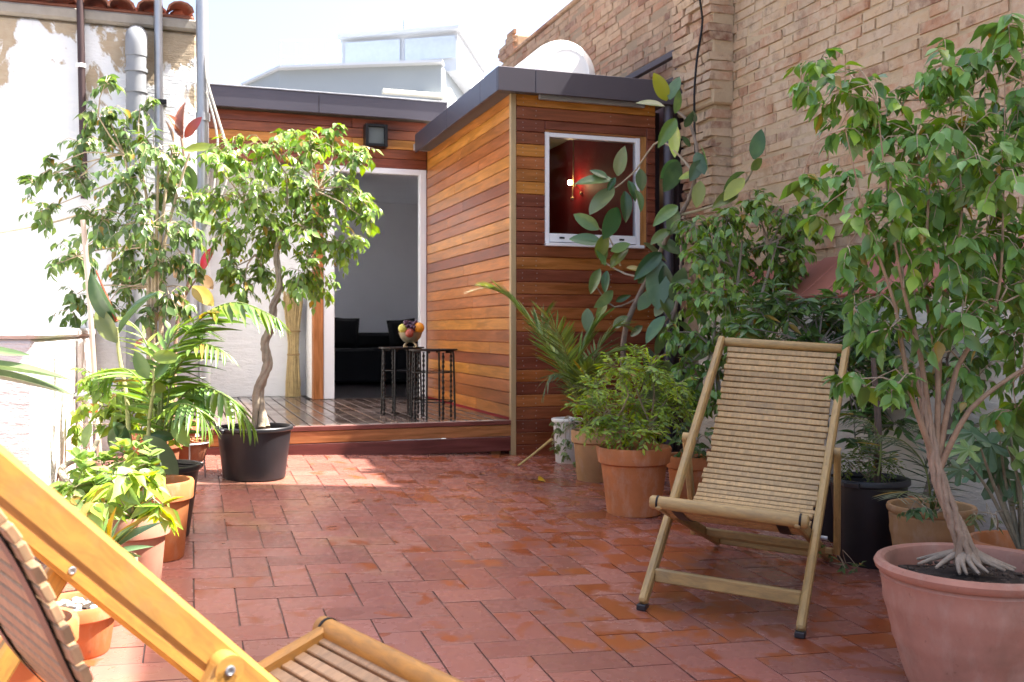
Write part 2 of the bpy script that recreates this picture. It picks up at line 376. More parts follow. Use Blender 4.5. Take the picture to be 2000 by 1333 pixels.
# rendered lower wall with a sloping tiled ledge
lw=thing('low_wall','white painted low wall with a sloping red tile ledge under the brickwork','wall',(3.45,4,0))
m=MB(); m.box(3.46,BX+.02,1.2,6.1,-.3,1.26,.01); ob('render_core',m.me('render_core'),m_whitewash('cream_render',.35,.85,(.66,.60,.50),.6,1.4),lw)
y=1.25; sl_=math.atan2(.25,.33)
ct=MB(); ct.box(-.005,.40,-.097,.097,-.011,.011,.003); ctm=ct.me('coping_tile')
CTM=m_simple('painted_red_tile',(.34,.115,.075),.6,0,.25,7,.1)
while y<6.05:
    ob('coping_tile',ctm,CTM,lw,Matrix.Translation((3.425,y+.1,1.262+random.gauss(0,.002)))@Matrix.Rotation(-sl_+random.gauss(0,.008),4,'Y'))
    y+=.2
m=MB(); m.v=[Vector(p) for p in((3.46,1.2,1.25),(3.46,6.08,1.25),(BX+.01,1.2,1.25),(BX+.01,6.08,1.25),(BX+.01,1.2,1.46),(BX+.01,6.08,1.46))]; m.f=[[0,1,3,2],[0,2,4],[1,5,3],[0,4,5,1],[2,3,5,4]]
ob('mortar_bed',m.me('mortar_bed'),MORTAR,lw)
# cable hanging on the brickwork
m=MB(); m.tube([PY(1365,-30,6.05)+Vector((-.02,0,0)),P(1372,40,6.9),P(1362,110,6.9),P(1356,190,6.9),P(1358,300,6.9)],.009,6,sub=2); ob('wall_cable',m.me('wall_cable',True),IRON,label='thin black cable hanging down the brick wall beside the pier',cat='cable')

# ---------------------------------------------------------------- timber cabin
KX,KY,ZD=2.27,6.67,.434
cab=thing('timber_cabin','flat roofed cabin clad in red and orange hardwood boards at the back','cabin',(KX,KY,.18))
PAL=[(.45,.165,.04),(.52,.215,.045),(.36,.118,.035),(.27,.078,.03),(.20,.052,.026),(.40,.138,.042),(.48,.185,.042)]
def bcol(seq): 
    c=PAL[seq%7]; k=random.uniform(.85,1.12); return tuple(x*k for x in c)
BH=.0905
def board(x0,x1,y0,y1,z0,z1,mat,col,par=None):
    cx,cy,cz=(x0+x1)/2,(y0+y1)/2,(z0+z1)/2; m=MB(); m.box(x0-cx,x1-cx,y0-cy,y1-cy,z0-cz,z1-cz,.003)
    return ob('board',m.me('board'),mat,par or cab,Matrix.Translation((cx,cy,cz)),color=col)
# side face (x=KX), from deck up: colours read off from bottom to top
side=[0,2,5,1,3,6,2,1,0,5,0,5,0,3,6,1,2,5,3,6,1,5,2,0,1,0,1]
z=ZD+.012;i=0
while z<2.78:
    z1=min(z+BH-.004,2.80); j=KY+.035; ends=[KY+.012,9.185]
    if i%3!=1: ends=[KY+.012,random.uniform(7.2,8.6),9.185]
    for a,b in zip(ends,ends[1:]):
        board(KX,KX+.02,a,b-.003,z,z1,WY,bcol(side[i%len(side)]))
    z+=BH;i+=1
# front face (y=KY)
WX0,WX1,WZ0,WZ1=2.53,3.345,1.70,2.535
front=[4,3,4,3,5,4,2,4,3,4,5,2,3,2,4,0,3,4,3,4,4,1,0,2,1,3,4,3,1,1,3,4]
z=.16;i=0
while z<2.78:
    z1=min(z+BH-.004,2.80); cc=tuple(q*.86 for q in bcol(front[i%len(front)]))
    if z1>WZ0 and z<WZ1:
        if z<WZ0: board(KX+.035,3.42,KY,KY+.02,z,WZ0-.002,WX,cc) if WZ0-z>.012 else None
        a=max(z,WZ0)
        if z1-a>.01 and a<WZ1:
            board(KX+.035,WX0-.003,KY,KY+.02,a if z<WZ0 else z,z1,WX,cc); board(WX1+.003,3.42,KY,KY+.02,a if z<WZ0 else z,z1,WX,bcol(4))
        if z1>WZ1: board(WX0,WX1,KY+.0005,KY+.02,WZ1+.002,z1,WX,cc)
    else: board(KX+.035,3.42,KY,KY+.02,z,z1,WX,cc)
    z+=BH;i+=1
m=MB(); m.box(KX-.008,KX+.033,KY-.012,KY+.028,.15,2.80,.003); ob('corner_strip',m.me('corner_strip'),BRASS,cab)
# shell behind the boards
RED=m_simple('deep_red_wall',(.30,.010,.015),.6,0,.15,2); GREYW=m_simple('cool_grey_wall',(.82,.83,.88),.8,0,.08,2)
m=MB(); m.box(KX+.022,KX+.07,KY+.08,9.40,.10,2.82,.002); ob('side_wall',m.me('side_wall'),RED,cab)
m=MB(); m.box(KX+.024,WX0-.025,KY+.022,KY+.078,.10,2.82,.002); m.box(WX1+.025,3.42,KY+.022,KY+.078,.10,2.82,.002)
m.box(WX0-.024,WX1+.024,KY+.022,KY+.078,.10,WZ0-.025,.002); m.box(WX0-.024,WX1+.024,KY+.022,KY+.078,WZ1+.025,2.82,.002); ob('front_wall',m.me('front_wall'),RED,cab)
m=MB(); m.box(3.36,3.42,KY+.08,9.40,.10,2.82,.002); ob('side_wall',m.me('side_wall'),RED,cab)
m=MB(); m.box(KX+.07,3.36,9.34,9.40,.10,2.82,.002); ob('rear_wall',m.me('rear_wall'),RED,cab)
m=MB(); m.box(KX+.07,3.36,KY+.08,9.34,.38,.42,.002); ob('room_floor',m.me('room_floor'),m_simple('dark_floor',(.06,.03,.02),.4),cab)
# flat roof and zinc fascia of the front volume
m=MB(); m.box(2.14,3.56,6.545,12.7,2.80,2.86,.004); ob('roof',m.me('roof'),m_simple('roof_sheet',(.5,.5,.52),.6),cab)
def fasc(x0,x1,y0,y1,z0,z1,splits):
    # zinc strip cut into sheets with a fine lap joint
    ax=0 if abs(x1-x0)>abs(y1-y0) else 1
    a,b=((x0,x1) if ax==0 else (y0,y1)); cuts=[a]+splits+[b]
    for p,q in zip(cuts,cuts[1:]):
        m=MB(); m.box(p+.0015,q-.0015,y0,y1,z0,z1,.003) if ax==0 else m.box(x0,x1,p+.0015,q-.0015,z0,z1,.003); ob('fascia',m.me('fascia'),FASC,cab)
fasc(2.12,3.58,6.52,6.543,2.755,2.925,[2.40]); fasc(2.12,2.143,6.546,9.06,2.755,2.925,[6.95,7.9])
m=MB(); m.box(2.146,3.55,6.546,6.668,2.775,2.797,.002); m.box(2.146,KX-.002,6.67,9.05,2.775,2.797,.002); ob('soffit',m.me('soffit'),m_simple('soffit_board',(.10,.085,.08),.6),cab)
m=MB(); m.box(2.46,3.3,6.60,6.63,2.735,2.774,.004); ob('light_rail',m.me('light_rail'),STEEL,cab)
# window
win=ob('window',MB().box(WX0+.0,WX0+.035,KY+.006,KY+.06,WZ0,WZ1,.003).box(WX1-.035-.05,WX1-.05,KY+.006,KY+.06,WZ0,WZ1,.003).box(WX0+.035,WX1-.085,KY+.006,KY+.06,WZ1-.05,WZ1-.018,.003).box(WX0+.035,WX1-.085,KY+.0,KY+.06,WZ0+.02,WZ0+.082,.003).box(WX0-.004,WX1-.03,KY-.03,KY+.005,WZ0-.012,WZ0+.012,.003).me('window'),WPAINT,cab)
m=MB(); m.box(WX0+.035,WX1-.085,KY+.028,KY+.034,WZ0+.082,WZ1-.05,.001); ob('pane',m.me('pane'),GLASS,win)
for xx in(2.64,3.12):
    m=MB(); m.box(xx,xx+.04,KY-.004,KY-.0005,WZ0+.045,WZ0+.058,.001); ob('drain_slot',m.me('drain_slot'),IRON,win)
m=MB(); m.box(WX1-.048,WX1+.002,KY+.004,KY+.06,WZ0,WZ1,.003); ob('window_reveal',m.me('window_reveal'),WZ,cab,color=(.42,.19,.06))
m=MB(); m.box(WX0,WX1-.05,KY+.004,KY+.06,WZ1-.016,WZ1+.0,.002); ob('window_reveal',m.me('window_reveal'),WX,cab,color=(.30,.12,.04))
# grey screen on the rear wall of the red room
m=MB(); m.box(2.86,3.30,9.31,9.338,.9,1.80,.004); ob('grey_panel',m.me('grey_panel'),m_simple('grey_panel',(.32,.34,.36),.7),cab)
# ---- back volume: lintel boards, door, room
DY=9.2
z=2.62;i=0; bk=[4,3,1,3,4,2]
while z<3.05:
    for a,b in((.14,1.55+.2*(i%2)),(1.553+.2*(i%2),2.268)): board(a,b,DY,DY+.02,z,z+BH-.004,WX,bcol(bk[i]))
    z+=BH;i+=1
m=MB(); m.box(.13,2.66,DY+.022,DY+.1,2.60,3.16,.002); ob('lintel_core',m.me('lintel_core'),m_simple('dark_core',(.1,.07,.05),.8),cab)  # dark brown backing behind the lintel boards
fasc(.17,2.43,9.03,9.053,3.06,3.24,[1.22])
m=MB(); m.box(.17,2.43,9.056,11.7,3.165,3.22,.004); m.box(1.2,2.43,11.702,13.2,3.165,3.22,.004); m.box(.17,1.198,12.6,13.2,3.165,3.22,.004); ob('roof',m.me('roof'),FASC,cab)  # added opening at the back left, out of view, lets daylight into the room
m=MB(); m.box(.165,2.435,9.02,9.06,3.2405,3.252,.002); ob('drip_edge',m.me('drip_edge'),STEEL,cab)
fasc(2.407,2.43,9.056,13.2,3.06,3.24,[11.])
m=MB(); m.box(1.19,1.284,DY-.01,DY+.10,ZD,2.615,.004); ob('door_post',m.me('door_post'),WZ,cab,color=(.40,.15,.05))
m=MB(); m.box(1.286,1.388,DY,DY+.09,ZD+.003,2.618,.004); m.box(2.205,2.268,DY,DY+.09,ZD+.003,2.618,.004); m.box(1.388,2.205,DY,DY+.09,2.565,2.618,.004); ob('door_frame',m.me('door_frame'),WPAINT,cab)
m=MB(); m.box(1.40,1.406,DY+.09,DY+.095,1.43,1.47,.001);m.tube([(1.395,DY-.01,1.45),(1.395,DY-.045,1.45),(1.43,DY-.05,1.45)],.008,8); ob('door_handle',m.me('door_handle',True),STEEL,cab)
m=MB(); m.box(.14,1.20,9.80,9.86,ZD,2.62,.003); ob('plaster_wall',m.me('plaster_wall'),PLAST,cab)
m=MB(); m.box(1.192,1.26,DY+.101,9.80,ZD,2.6,.003); ob('plaster_return',m.me('plaster_return'),PLAST,cab)
m=MB(); m.box(.14,1.19,DY+.1,9.80,2.60,2.64,.003); ob('recess_ceiling',m.me('recess_ceiling'),PLAST,cab)
# inner room
RX0,RX1,RY0,RY1=.3,2.66,9.87,12.6
m=MB(); m.box(RX0,3.44,RY1,RY1+.06,.3,3.0,.002); ob('rear_wall',m.me('rear_wall'),GREYW,cab)
m=MB(); m.box(3.36,3.42,9.41,RY1,.3,2.79,.002); ob('inner_wall',m.me('inner_wall'),GREYW,cab)
m=MB(); m.box(RX0-.06,RX0,RY0,RY1,.3,3.1,.002); ob('inner_wall',m.me('inner_wall'),GREYW,cab)
m=MB(); m.box(RX0,1.26,RY0,RY0+.05,.3,3.1,.002); ob('inner_wall',m.me('inner_wall'),GREYW,cab)
m=MB(); m.box(RX0,3.36,9.41,11.7,2.735,2.79,.002); m.box(1.2,3.36,11.702,RY1,2.735,2.79,.002); m.box(1.27,2.33,DY+.101,9.408,2.735,2.79,.002); ob('room_ceiling',m.me('room_ceiling'),GREYW,cab)  # ceiling gap under the added roof opening, to brighten the room
m=MB(); m.box(RX0,3.36,9.41,RY1,.38,ZD-.002,.002); m.box(1.27,2.33,DY+.095,9.408,.38,ZD-.002,.002); ob('room_floor',m.me('room_floor'),m_simple('dark_room_floor',(.02,.014,.014),.35),cab)
# down pipe and its clips
m=MB(); m.tube([(3.49,6.60,2.76),(3.49,6.60,.15)],.036,14); dp=ob('down_pipe',m.me('down_pipe',True),FASC,cab)
# ---- deck
deck=thing('timber_deck','wet raised timber deck with a two board riser before the open door','deck',(.9,KY,.2))
x=.145;i=0
while x<2.20:
    kk=random.uniform(.75,1.2); x1=min(x+.1,2.262); cx=(x+x1)/2; m=MB(); L_=1.255 if x1>1.195 else 1.55; m.box(-(x1-x-.011)/2,(x1-x-.011)/2,-L_,L_,-.014,.014,.003)
    ob('deck_board',m.me('deck_board'),DECK,deck,Matrix.Translation((cx,6.69+L_,ZD-.014+random.gauss(0,.0006))),color=tuple(q*kk for q in(.15,.105,.085))); x+=.1;i+=1
m=MB(); m.box(.145,2.262,KY+.03,9.7,.33,.403,.003); ob('joists',m.me('joists'),m_simple('joist',(.03,.02,.015),.9),deck)
for k,(z0,z1,cc) in enumerate([(ZD-.034,ZD-.002,(.17,.05,.04)),(.318,.397,(.36,.155,.06)),(.212,.314,(.13,.035,.03))]):
    m=MB(); yy=KY-.004 if k==0 else KY+.0; m.box(-1.06,1.06,-.012,.012,-(z1-z0)/2,(z1-z0)/2,.003); ob('riser_board',m.me('riser_board'),WX,deck,Matrix.Translation((1.203,yy,(z0+z1)/2)),color=cc)
for xx in(.55,1.27,2.13):
    m=MB(); m.box(xx,xx+.07,KY+.03,KY+.1,.15,.33,.004); ob('deck_foot',m.me('deck_foot'),WZ,deck,color=(.36,.16,.07))

m=MB()
z=.16
while z<2.74:
    for xx in([2.36,2.46] if WZ0-.05<z<WZ1 else [2.36,2.46,3.05,3.36]):
        for dz in(.025,.062): m.lathe([(.0001,-.0008),(.0035,-.0008),(.003,.0008),(.0001,.0008)],6,Matrix.Translation((xx+random.gauss(0,.003),KY-.0006,z+dz))@Matrix.Rotation(pi/2,4,'X'))
    z+=BH
ob('screws',m.me('screws'),STEEL,cab,kind='stuff')
# ---------------------------------------------------------------- house on the left with peeling whitewash
LY=6.74
lb=thing('whitewashed_house','whitewashed house wall with peeling paint and a clay tile eave at the left','house',(-1.2,LY,.2))
m=MB(); m.box(-3.6,.125,LY,10.5,-.3,3.02,.02); ob('wall',m.me('wall'),WASH,lb)
m=MB(); m.box(-3.6,.135,LY-.03,10.5,3.022,3.10,.015); ob('cornice',m.me('cornice'),m_simple('weathered_cornice',(.30,.27,.23),.9,0,.5,6,.8),lb)
CT=m_simple('roof_clay_tile',(.30,.12,.075),.85,0,.45,9,.5)
tv=[];tf=[]; n=7
for k in range(2):
    for j in range(n):
        a=pi*j/(n-1); rr=.085-.012*k; 
        for rad in(rr,rr-.014): tv.append(Vector((rad*cos(a),k*.42,rad*sin(a)*.75)))
for j in range(n-1):
    a,b=j*2,(j+1)*2; c,d=a+2*n,b+2*n
    tf+=[[a,b,d,c],[a+1,c+1,d+1,b+1],[a,a+1,b+1,b],[c,d,d+1,c+1]]
tf+=[[0,2*n,2*n+1,1],[2*(n-1),2*(n-1)+1,4*n-1,4*n-2]]
rtm=mesh('roof_tile',tv,tf,True)
rf=ob('roof',MB().box(-3.6,.1,LY,10.4,3.102,3.13,.01).me('roof'),CT,lb)
for k in range(21):
    for j in range(3):
        ob('roof_tile',rtm,CT,rf,Matrix.Translation((.02-k*.172+random.gauss(0,.008),LY-.06+j*.34,3.125+j*.075+random.gauss(0,.006)))@Matrix.Rotation(.2,4,'X')@Matrix.Rotation(random.gauss(0,.03),4,'Z'))
# grey flue duct, steel poles, cable, conduit on that wall
q=PY(266,70,LY-.11); m=MB(); m.tube([(q.x,LY-.10,.35),(q.x,LY-.10,q.z-.1)],.062,20); m.tube([(q.x,LY-.10,q.z-.13),(q.x,LY-.10,q.z-.06),(q.x,LY-.085,q.z-.01),(q.x,LY-.03,q.z+.02),(q.x,LY+.05,q.z+.02)],.066,20,sub=2)
for dz in(.22,.35): m.tube([(q.x,LY-.10,q.z-dz-.012),(q.x,LY-.10,q.z-dz+.012)],.070,20)
ob('flue_pipe',m.me('flue_pipe',True),PVC,label='fat grey plastic flue pipe with an elbow top on the white wall',cat='pipe')
def pole(name,px,y,z0,z1,r,mat,label,cat,tilt=0):
    q=PY(px,300,y); m=MB(); m.tube([(q.x+tilt,y,z0),(q.x,y,(z0+z1)/2),(q.x-tilt,y,z1)],r,12); return ob(name,m.me(name,True),mat,label=label,cat=cat),q.x
o,xx=pole('steel_conduit',311,LY-.06,.4,3.9,.027,STEEL,'pale steel conduit rising past the eave of the white house','conduit',.01)
m=MB(); m.box(xx-.045,xx+.045,LY-.1,LY,2.52,2.55,.004); ob('clip',m.me('clip'),IRON,o)
o,xx=pole('steel_mast',396,LY-.13,.43,4.2,.038,STEEL,'tall galvanised mast at the right corner of the white house','mast',.012)
for zz in(2.42,.9): m=MB(); m.tube([(xx,LY-.13,zz),(xx,LY-.13,zz+.05)],.046,12); ob('collar',m.me('collar',True),STEEL,o)
m=MB(); m.tube([(xx+.03,LY-.13,3.0),(xx+.02,LY-.17,2.7),(xx+.12,LY-.16,2.35),(xx+.16,LY-.16,2.1),(xx+.05,LY-.17,1.8)],.009,6,sub=2); m.tube([(xx+.02,LY-.17,2.6),(xx+.09,LY-.17,2.3),(xx+.06,LY-.17,1.95)],.008,6,sub=2)
ob('loose_cable',m.me('loose_cable',True),PAINT,color=(.55,.52,.46),label='pale loose cable looping down from the mast',cat='cable')
o,xx=pole('rain_pipe',158,LY-.05,1.9,3.9,.022,BROWNM,'thin dark brown pipe running down the white wall','pipe',.02)
m=MB(); m.tube([(xx,LY-.05,2.72),(xx,LY-.05,2.745)],.03,10); ob('bracket',m.me('bracket',True),WPAINT,o)
pole('white_pipe',385,LY-.05,.43,2.05,.045,WPAINT,'white drain pipe at the foot of the house corner beside the deck','pipe')
m=MB(); m.tube([P(-40,462,5.6),P(40,448,5.6),P(110,433,5.6),P(160,418,5.6),P(230,400,5.7)],.006,6,sub=2); ob('dry_twig',m.me('dry_twig',True),BARK,color=(.4,.33,.24),label='bare twig crossing the white wall at far left',cat='twig')

# low white wall along the left edge
m=MB(); m.box(-1.6,-.5,4.0,LY-.002,-.2,1.04,.015); m.box(-1.62,-.485,3.985,LY-.002,1.0405,1.085,.012)
lo=ob('low_wall',m.me('low_wall'),WASH2,label='rough whitewashed low wall behind the left row of pots',cat='wall')
m=MB(); m.box(-.499,-.47,5.55,5.68,.2,1.03,.01); ob('wall_rib',m.me('wall_rib'),WASH2,lo)

# ---------------------------------------------------------------- steel frame beside the cabin, tank on the roof
fr=thing('steel_glass_screen','brown steel framed screen with reddish panels between cabin and brick wall','screen',(3.6,6.7,2.9))
FXs=3.63
m=MB()
m.box(FXs-.025,FXs+.025,6.66,6.71,.15,3.235,.003); ob('post',m.me('post'),BROWNM,fr)
m=MB(); m.box(FXs-.025,FXs+.025,6.711,8.6,3.185,3.235,.003); ob('rail',m.me('rail'),BROWNM,fr)
m=MB(); m.box(FXs-.02,FXs+.02,6.711,8.6,2.99,3.03,.003); ob('rail',m.me('rail'),BROWNM,fr)
m=MB(); m.box(FXs-.02,FXs+.02,6.74,6.78,.15,2.989,.003); ob('post',m.me('post'),BROWNM,fr)
m=MB(); m.box(FXs-.008,FXs+.008,6.781,8.6,.15,2.989,.002); ob('panel',m.me('panel'),m_simple('red_brown_panel',(.20,.085,.07),.35),fr)
m=MB(); m.box(3.425,3.60,6.95,7.0,.15,2.79,.003); ob('back_panel',m.me('back_panel'),BROWNM,fr)
# white plastic tank
tank=thing('water_tank','white rounded plastic water tank lying on the cabin roof','tank',(3.0,7.6,2.86))
tr=.285; cy=PY(1103,150,7.3); pr=[(.001,-.10),(.10,-.095),(.17,-.078),(.178,-.082),(.19,-.070),(.245,-.03),(.275,.02),(tr,.10),(tr,1.3),(.26,1.38),(.18,1.44),(.001,1.46)]
M=Matrix.Translation((cy.x,7.3,3.13))@Matrix.Rotation(R(-90),4,'X')
m=MB(); m.lathe(pr,44,M); ob('shell',m.me('shell',True,50),m_simple('white_polythene',(.82,.82,.80),.4,0,.05,3),tank)
m=MB(); m.box(cy.x-.25,cy.x+.25,7.5,7.6,2.862,2.90,.004); m.box(cy.x-.25,cy.x+.25,8.2,8.3,2.862,2.90,.004); ob('cradle',m.me('cradle'),WHITEP,tank)

# ---------------------------------------------------------------- far rooftop building
fb=thing('far_building','pale stepped rooftop building standing behind the cabin roof','building',P(760,170,28))
BW=m_simple('far_white_render',(.55,.58,.62),.8,0,.05,.4); BG=m_simple('far_grey_render',(.30,.335,.36),.8,0,.06,.4)
def foot(*a): return [tuple(P(px,0,d)[:2]) for px,d in a]
zt=P(862,127,27).z
m=MB(); m.prism(foot((478,29.3),(545,27.6),(862,27),(925,32),(560,34)),-6,zt); ob('lower_storey',m.me('lower_storey'),BG,fb)
m=MB(); m.prism(foot((470,29.3),(545,27.3),(864,26.7),(868,27.2),(545,27.9),(480,29.6)),zt+.002,zt+.07); ob('parapet_cap',m.me('parapet_cap'),BW,fb)
zu=P(893,62,27.6).z
m=MB(); m.prism(foot((668,28.4),(893,27.6),(945,32),(720,33)),zt+.002,zu); up=ob('upper_storey',m.me('upper_storey'),BW,fb)
m=MB(); m.prism(foot((660,28.2),(897,27.3),(950,32),(718,33)),zu+.002,zu+.09); ob('roof_slab',m.me('roof_slab'),BW,fb)
for a,b in((668,780),(784,888)):
    p0,p1=P(a+6,75,28.3 if a<700 else 27.95),P(b,72,27.95 if b<800 else 27.58); z0,z1=zt+.35,zu-.12
    m=MB(); m.v=[Vector((p0.x,p0.y-.06,z0)),Vector((p1.x,p1.y-.06,z0)),Vector((p1.x,p1.y-.06,z1)),Vector((p0.x,p0.y-.06,z1))]; m.v+=[q+Vector((0,.05,0)) for q in m.v]; m.f=[[0,1,2,3],[4,5,6,7],[0,1,5,4],[1,2,6,5],[2,3,7,6],[3,0,4,7]]
    ob('glazed_panel',m.me('glazed_panel'),m_simple('pale_glazing',(.50,.57,.65),.3),fb)
m=MB(); m.prism(foot((888,30.5),(912,30.5),(914,31.2),(890,31.2)),zt,P(900,52,30.5).z); ob('chimney',m.me('chimney'),BW,fb)
m=MB(); m.prism(foot((862,27.0),(880,27.2),(905,30),(890,30.2)),zt-4,zt-.6); ob('stair_block',m.me('stair_block'),BW,fb)
m=MB()
zr=zt+.9
for px in range(548,668,30): p=P(px,0,27.8); m.tube([(p.x,p.y,zt),(p.x,p.y,zr)],.02,5)
a,b=P(548,0,27.8),P(664,0,27.8)
for zz in(zt+.45,zr): m.tube([(a.x,a.y,zz),(b.x,b.y,zz)],.02,5)
ob('railing',m.me('railing'),BW,fb)
an=P(790,60,29.5); m=MB(); m.tube([(an.x,an.y,zu),(an.x,an.y,zu+.9)],.035,6)
for k in range(5): m.tube([(an.x-.35+.05*k,an.y,zu+.45+.09*k),(an.x+.3-.05*k,an.y,zu+.45+.09*k)],.012,5)
ob('roof_antenna',m.me('roof_antenna'),STEEL,label='thin television antenna on the far pale building',cat='antenna')
# awning box below
m=MB(); a=P(745,185,26.5); m.box(a.x,a.x+1.75,a.y-.2,a.y,a.z,a.z+.12,.02,M=None); ob('awning_box',m.me('awning_box'),PAINT,fb,color=(.70,.70,.62))

# ---------------------------------------------------------------- things on the cabin
wl=thing('wall_lantern','square black wall lantern on the boards over the door','lamp',(1.76,DY,2.9))
m=MB(); m.box(1.655,1.865,DY-.03,DY-.001,2.795,3.005,.004); ob('back_plate',m.me('back_plate'),IRON,wl)
m=MB(); 
for a in((1.655,1.685,2.795,3.005),(1.835,1.865,2.795,3.005),(1.6855,1.8345,2.795,2.822),(1.6855,1.8345,2.978,3.005)): m.box(a[0],a[1],DY-.13,DY-.031,a[2],a[3],.003)
ob('frame',m.me('frame'),IRON,wl)
m=MB(); m.box(1.686,1.834,DY-.10,DY-.09,2.823,2.977,.002); ob('pane',m.me('pane'),m_simple('smoky_glass',(.10,.12,.12),.12),wl)
# chandelier seen through the window
ch=thing('chandelier','small chandelier with two lit bulbs behind the cabin window','lamp',(2.75,8.1,2.4))
c0=P(1120,365,8.6); m=MB(); m.tube([(c0.x,c0.y,2.79),(c0.x,c0.y,c0.z)],.006,6)
BULB=m_emit('lit_bulb',(1,.70,.34),26.)
for px,py in((1113,357),(1157,358),(1118,388),(1135,378)):
    e=P(px,py,8.6); m.tube([c0,(c0+e)/2+Vector((0,0,.03)),e],.005,6,sub=1)
    lit=py<360; ob('bulb' if lit else 'glass_drop',sphere(.022 if lit else .016,e).me('bulb',True,80),BULB if lit else SHINY,ch,color=(.8,.6,.3))
ob('arm',m.me('arm',True),BRASS,ch)
# sofa
sf=thing('sofa','black sofa in the dark room behind the open door','sofa',(2.4,12.0,.44))
m=MB(); m.box(1.55,3.3,11.6,12.5,.46,.86,.03); ob('seat',m.me('seat'),BLK,sf)
m=MB(); m.box(1.55,3.3,12.25,12.55,.862,1.05,.04); ob('backrest',m.me('backrest'),BLK,sf)
for (x,y,wd,tx,lbl) in((1.93,12.05,.19,.18,'square black cushion at the left end of the sofa'),(2.66,12.05,.18,-.3,'square black cushion at the right end of the sofa')):
    q=[];n=9
    v=[];f=[]
    for s in(0,1):
        for i in range(n):
            for j in range(n):
                a,b=i/(n-1)*2-1,j/(n-1)*2-1; th=.09*max(0,(1-a**4)*(1-b**4))**.5; pin=1-.06*(1-abs(a*b)); v.append(Vector((a*wd*pin,(th if s else -th),b*wd*pin)))
        for i in range(n-1):
            for j in range(n-1): k=s*n*n+i*n+j; f.append([k,k+1,k+n+1,k+n])
    ob('cushion',mesh('cushion',v,f,True),BLK,M=Matrix.Translation((x,y,.86+wd))@Matrix.Rotation(tx*.3,4,'Y')@Matrix.Rotation(-.15,4,'X'),label=lbl,cat='cushion')
# broom bundle
br=thing('straw_bundle','tall bundle of dry straw standing against the white wall','straw bundle',(1.02,9.66,ZD))
b0=PY(573,770,9.66); m=MB()
for k in range(170):
    a=random.uniform(0,2*pi); r=math.sqrt(random.random()); pts=[]
    for t,rad in((0,.075),(.12,.072),(.35,.055),(.5,.048),(.72,.07),(.9,.095),(1,.10)):
        hh=1.02*(t if t<1 else random.uniform(.93,1.0)); pts.append((b0.x+cos(a)*r*rad+random.gauss(0,.004),9.66+sin(a)*r*rad*.9+random.gauss(0,.004),ZD+.004+hh))
    m.tube(pts,[.005,.005,.0045,.0045,.004,.004,.003],4)
ob('straws',m.me('straws'),STRAW,br,color=(.46,.34,.16),kind='stuff')
for t,rr in((.40,.056),(.62,.064)): m=MB(); m.lathe([(rr,-.008),(rr+.005,-.004),(rr+.005,.004),(rr,.008)],20,Matrix.Translation((b0.x,9.66,ZD+1.02*t))); ob('tie',m.me('tie',True),STRAW,br,color=(.28,.18,.07))
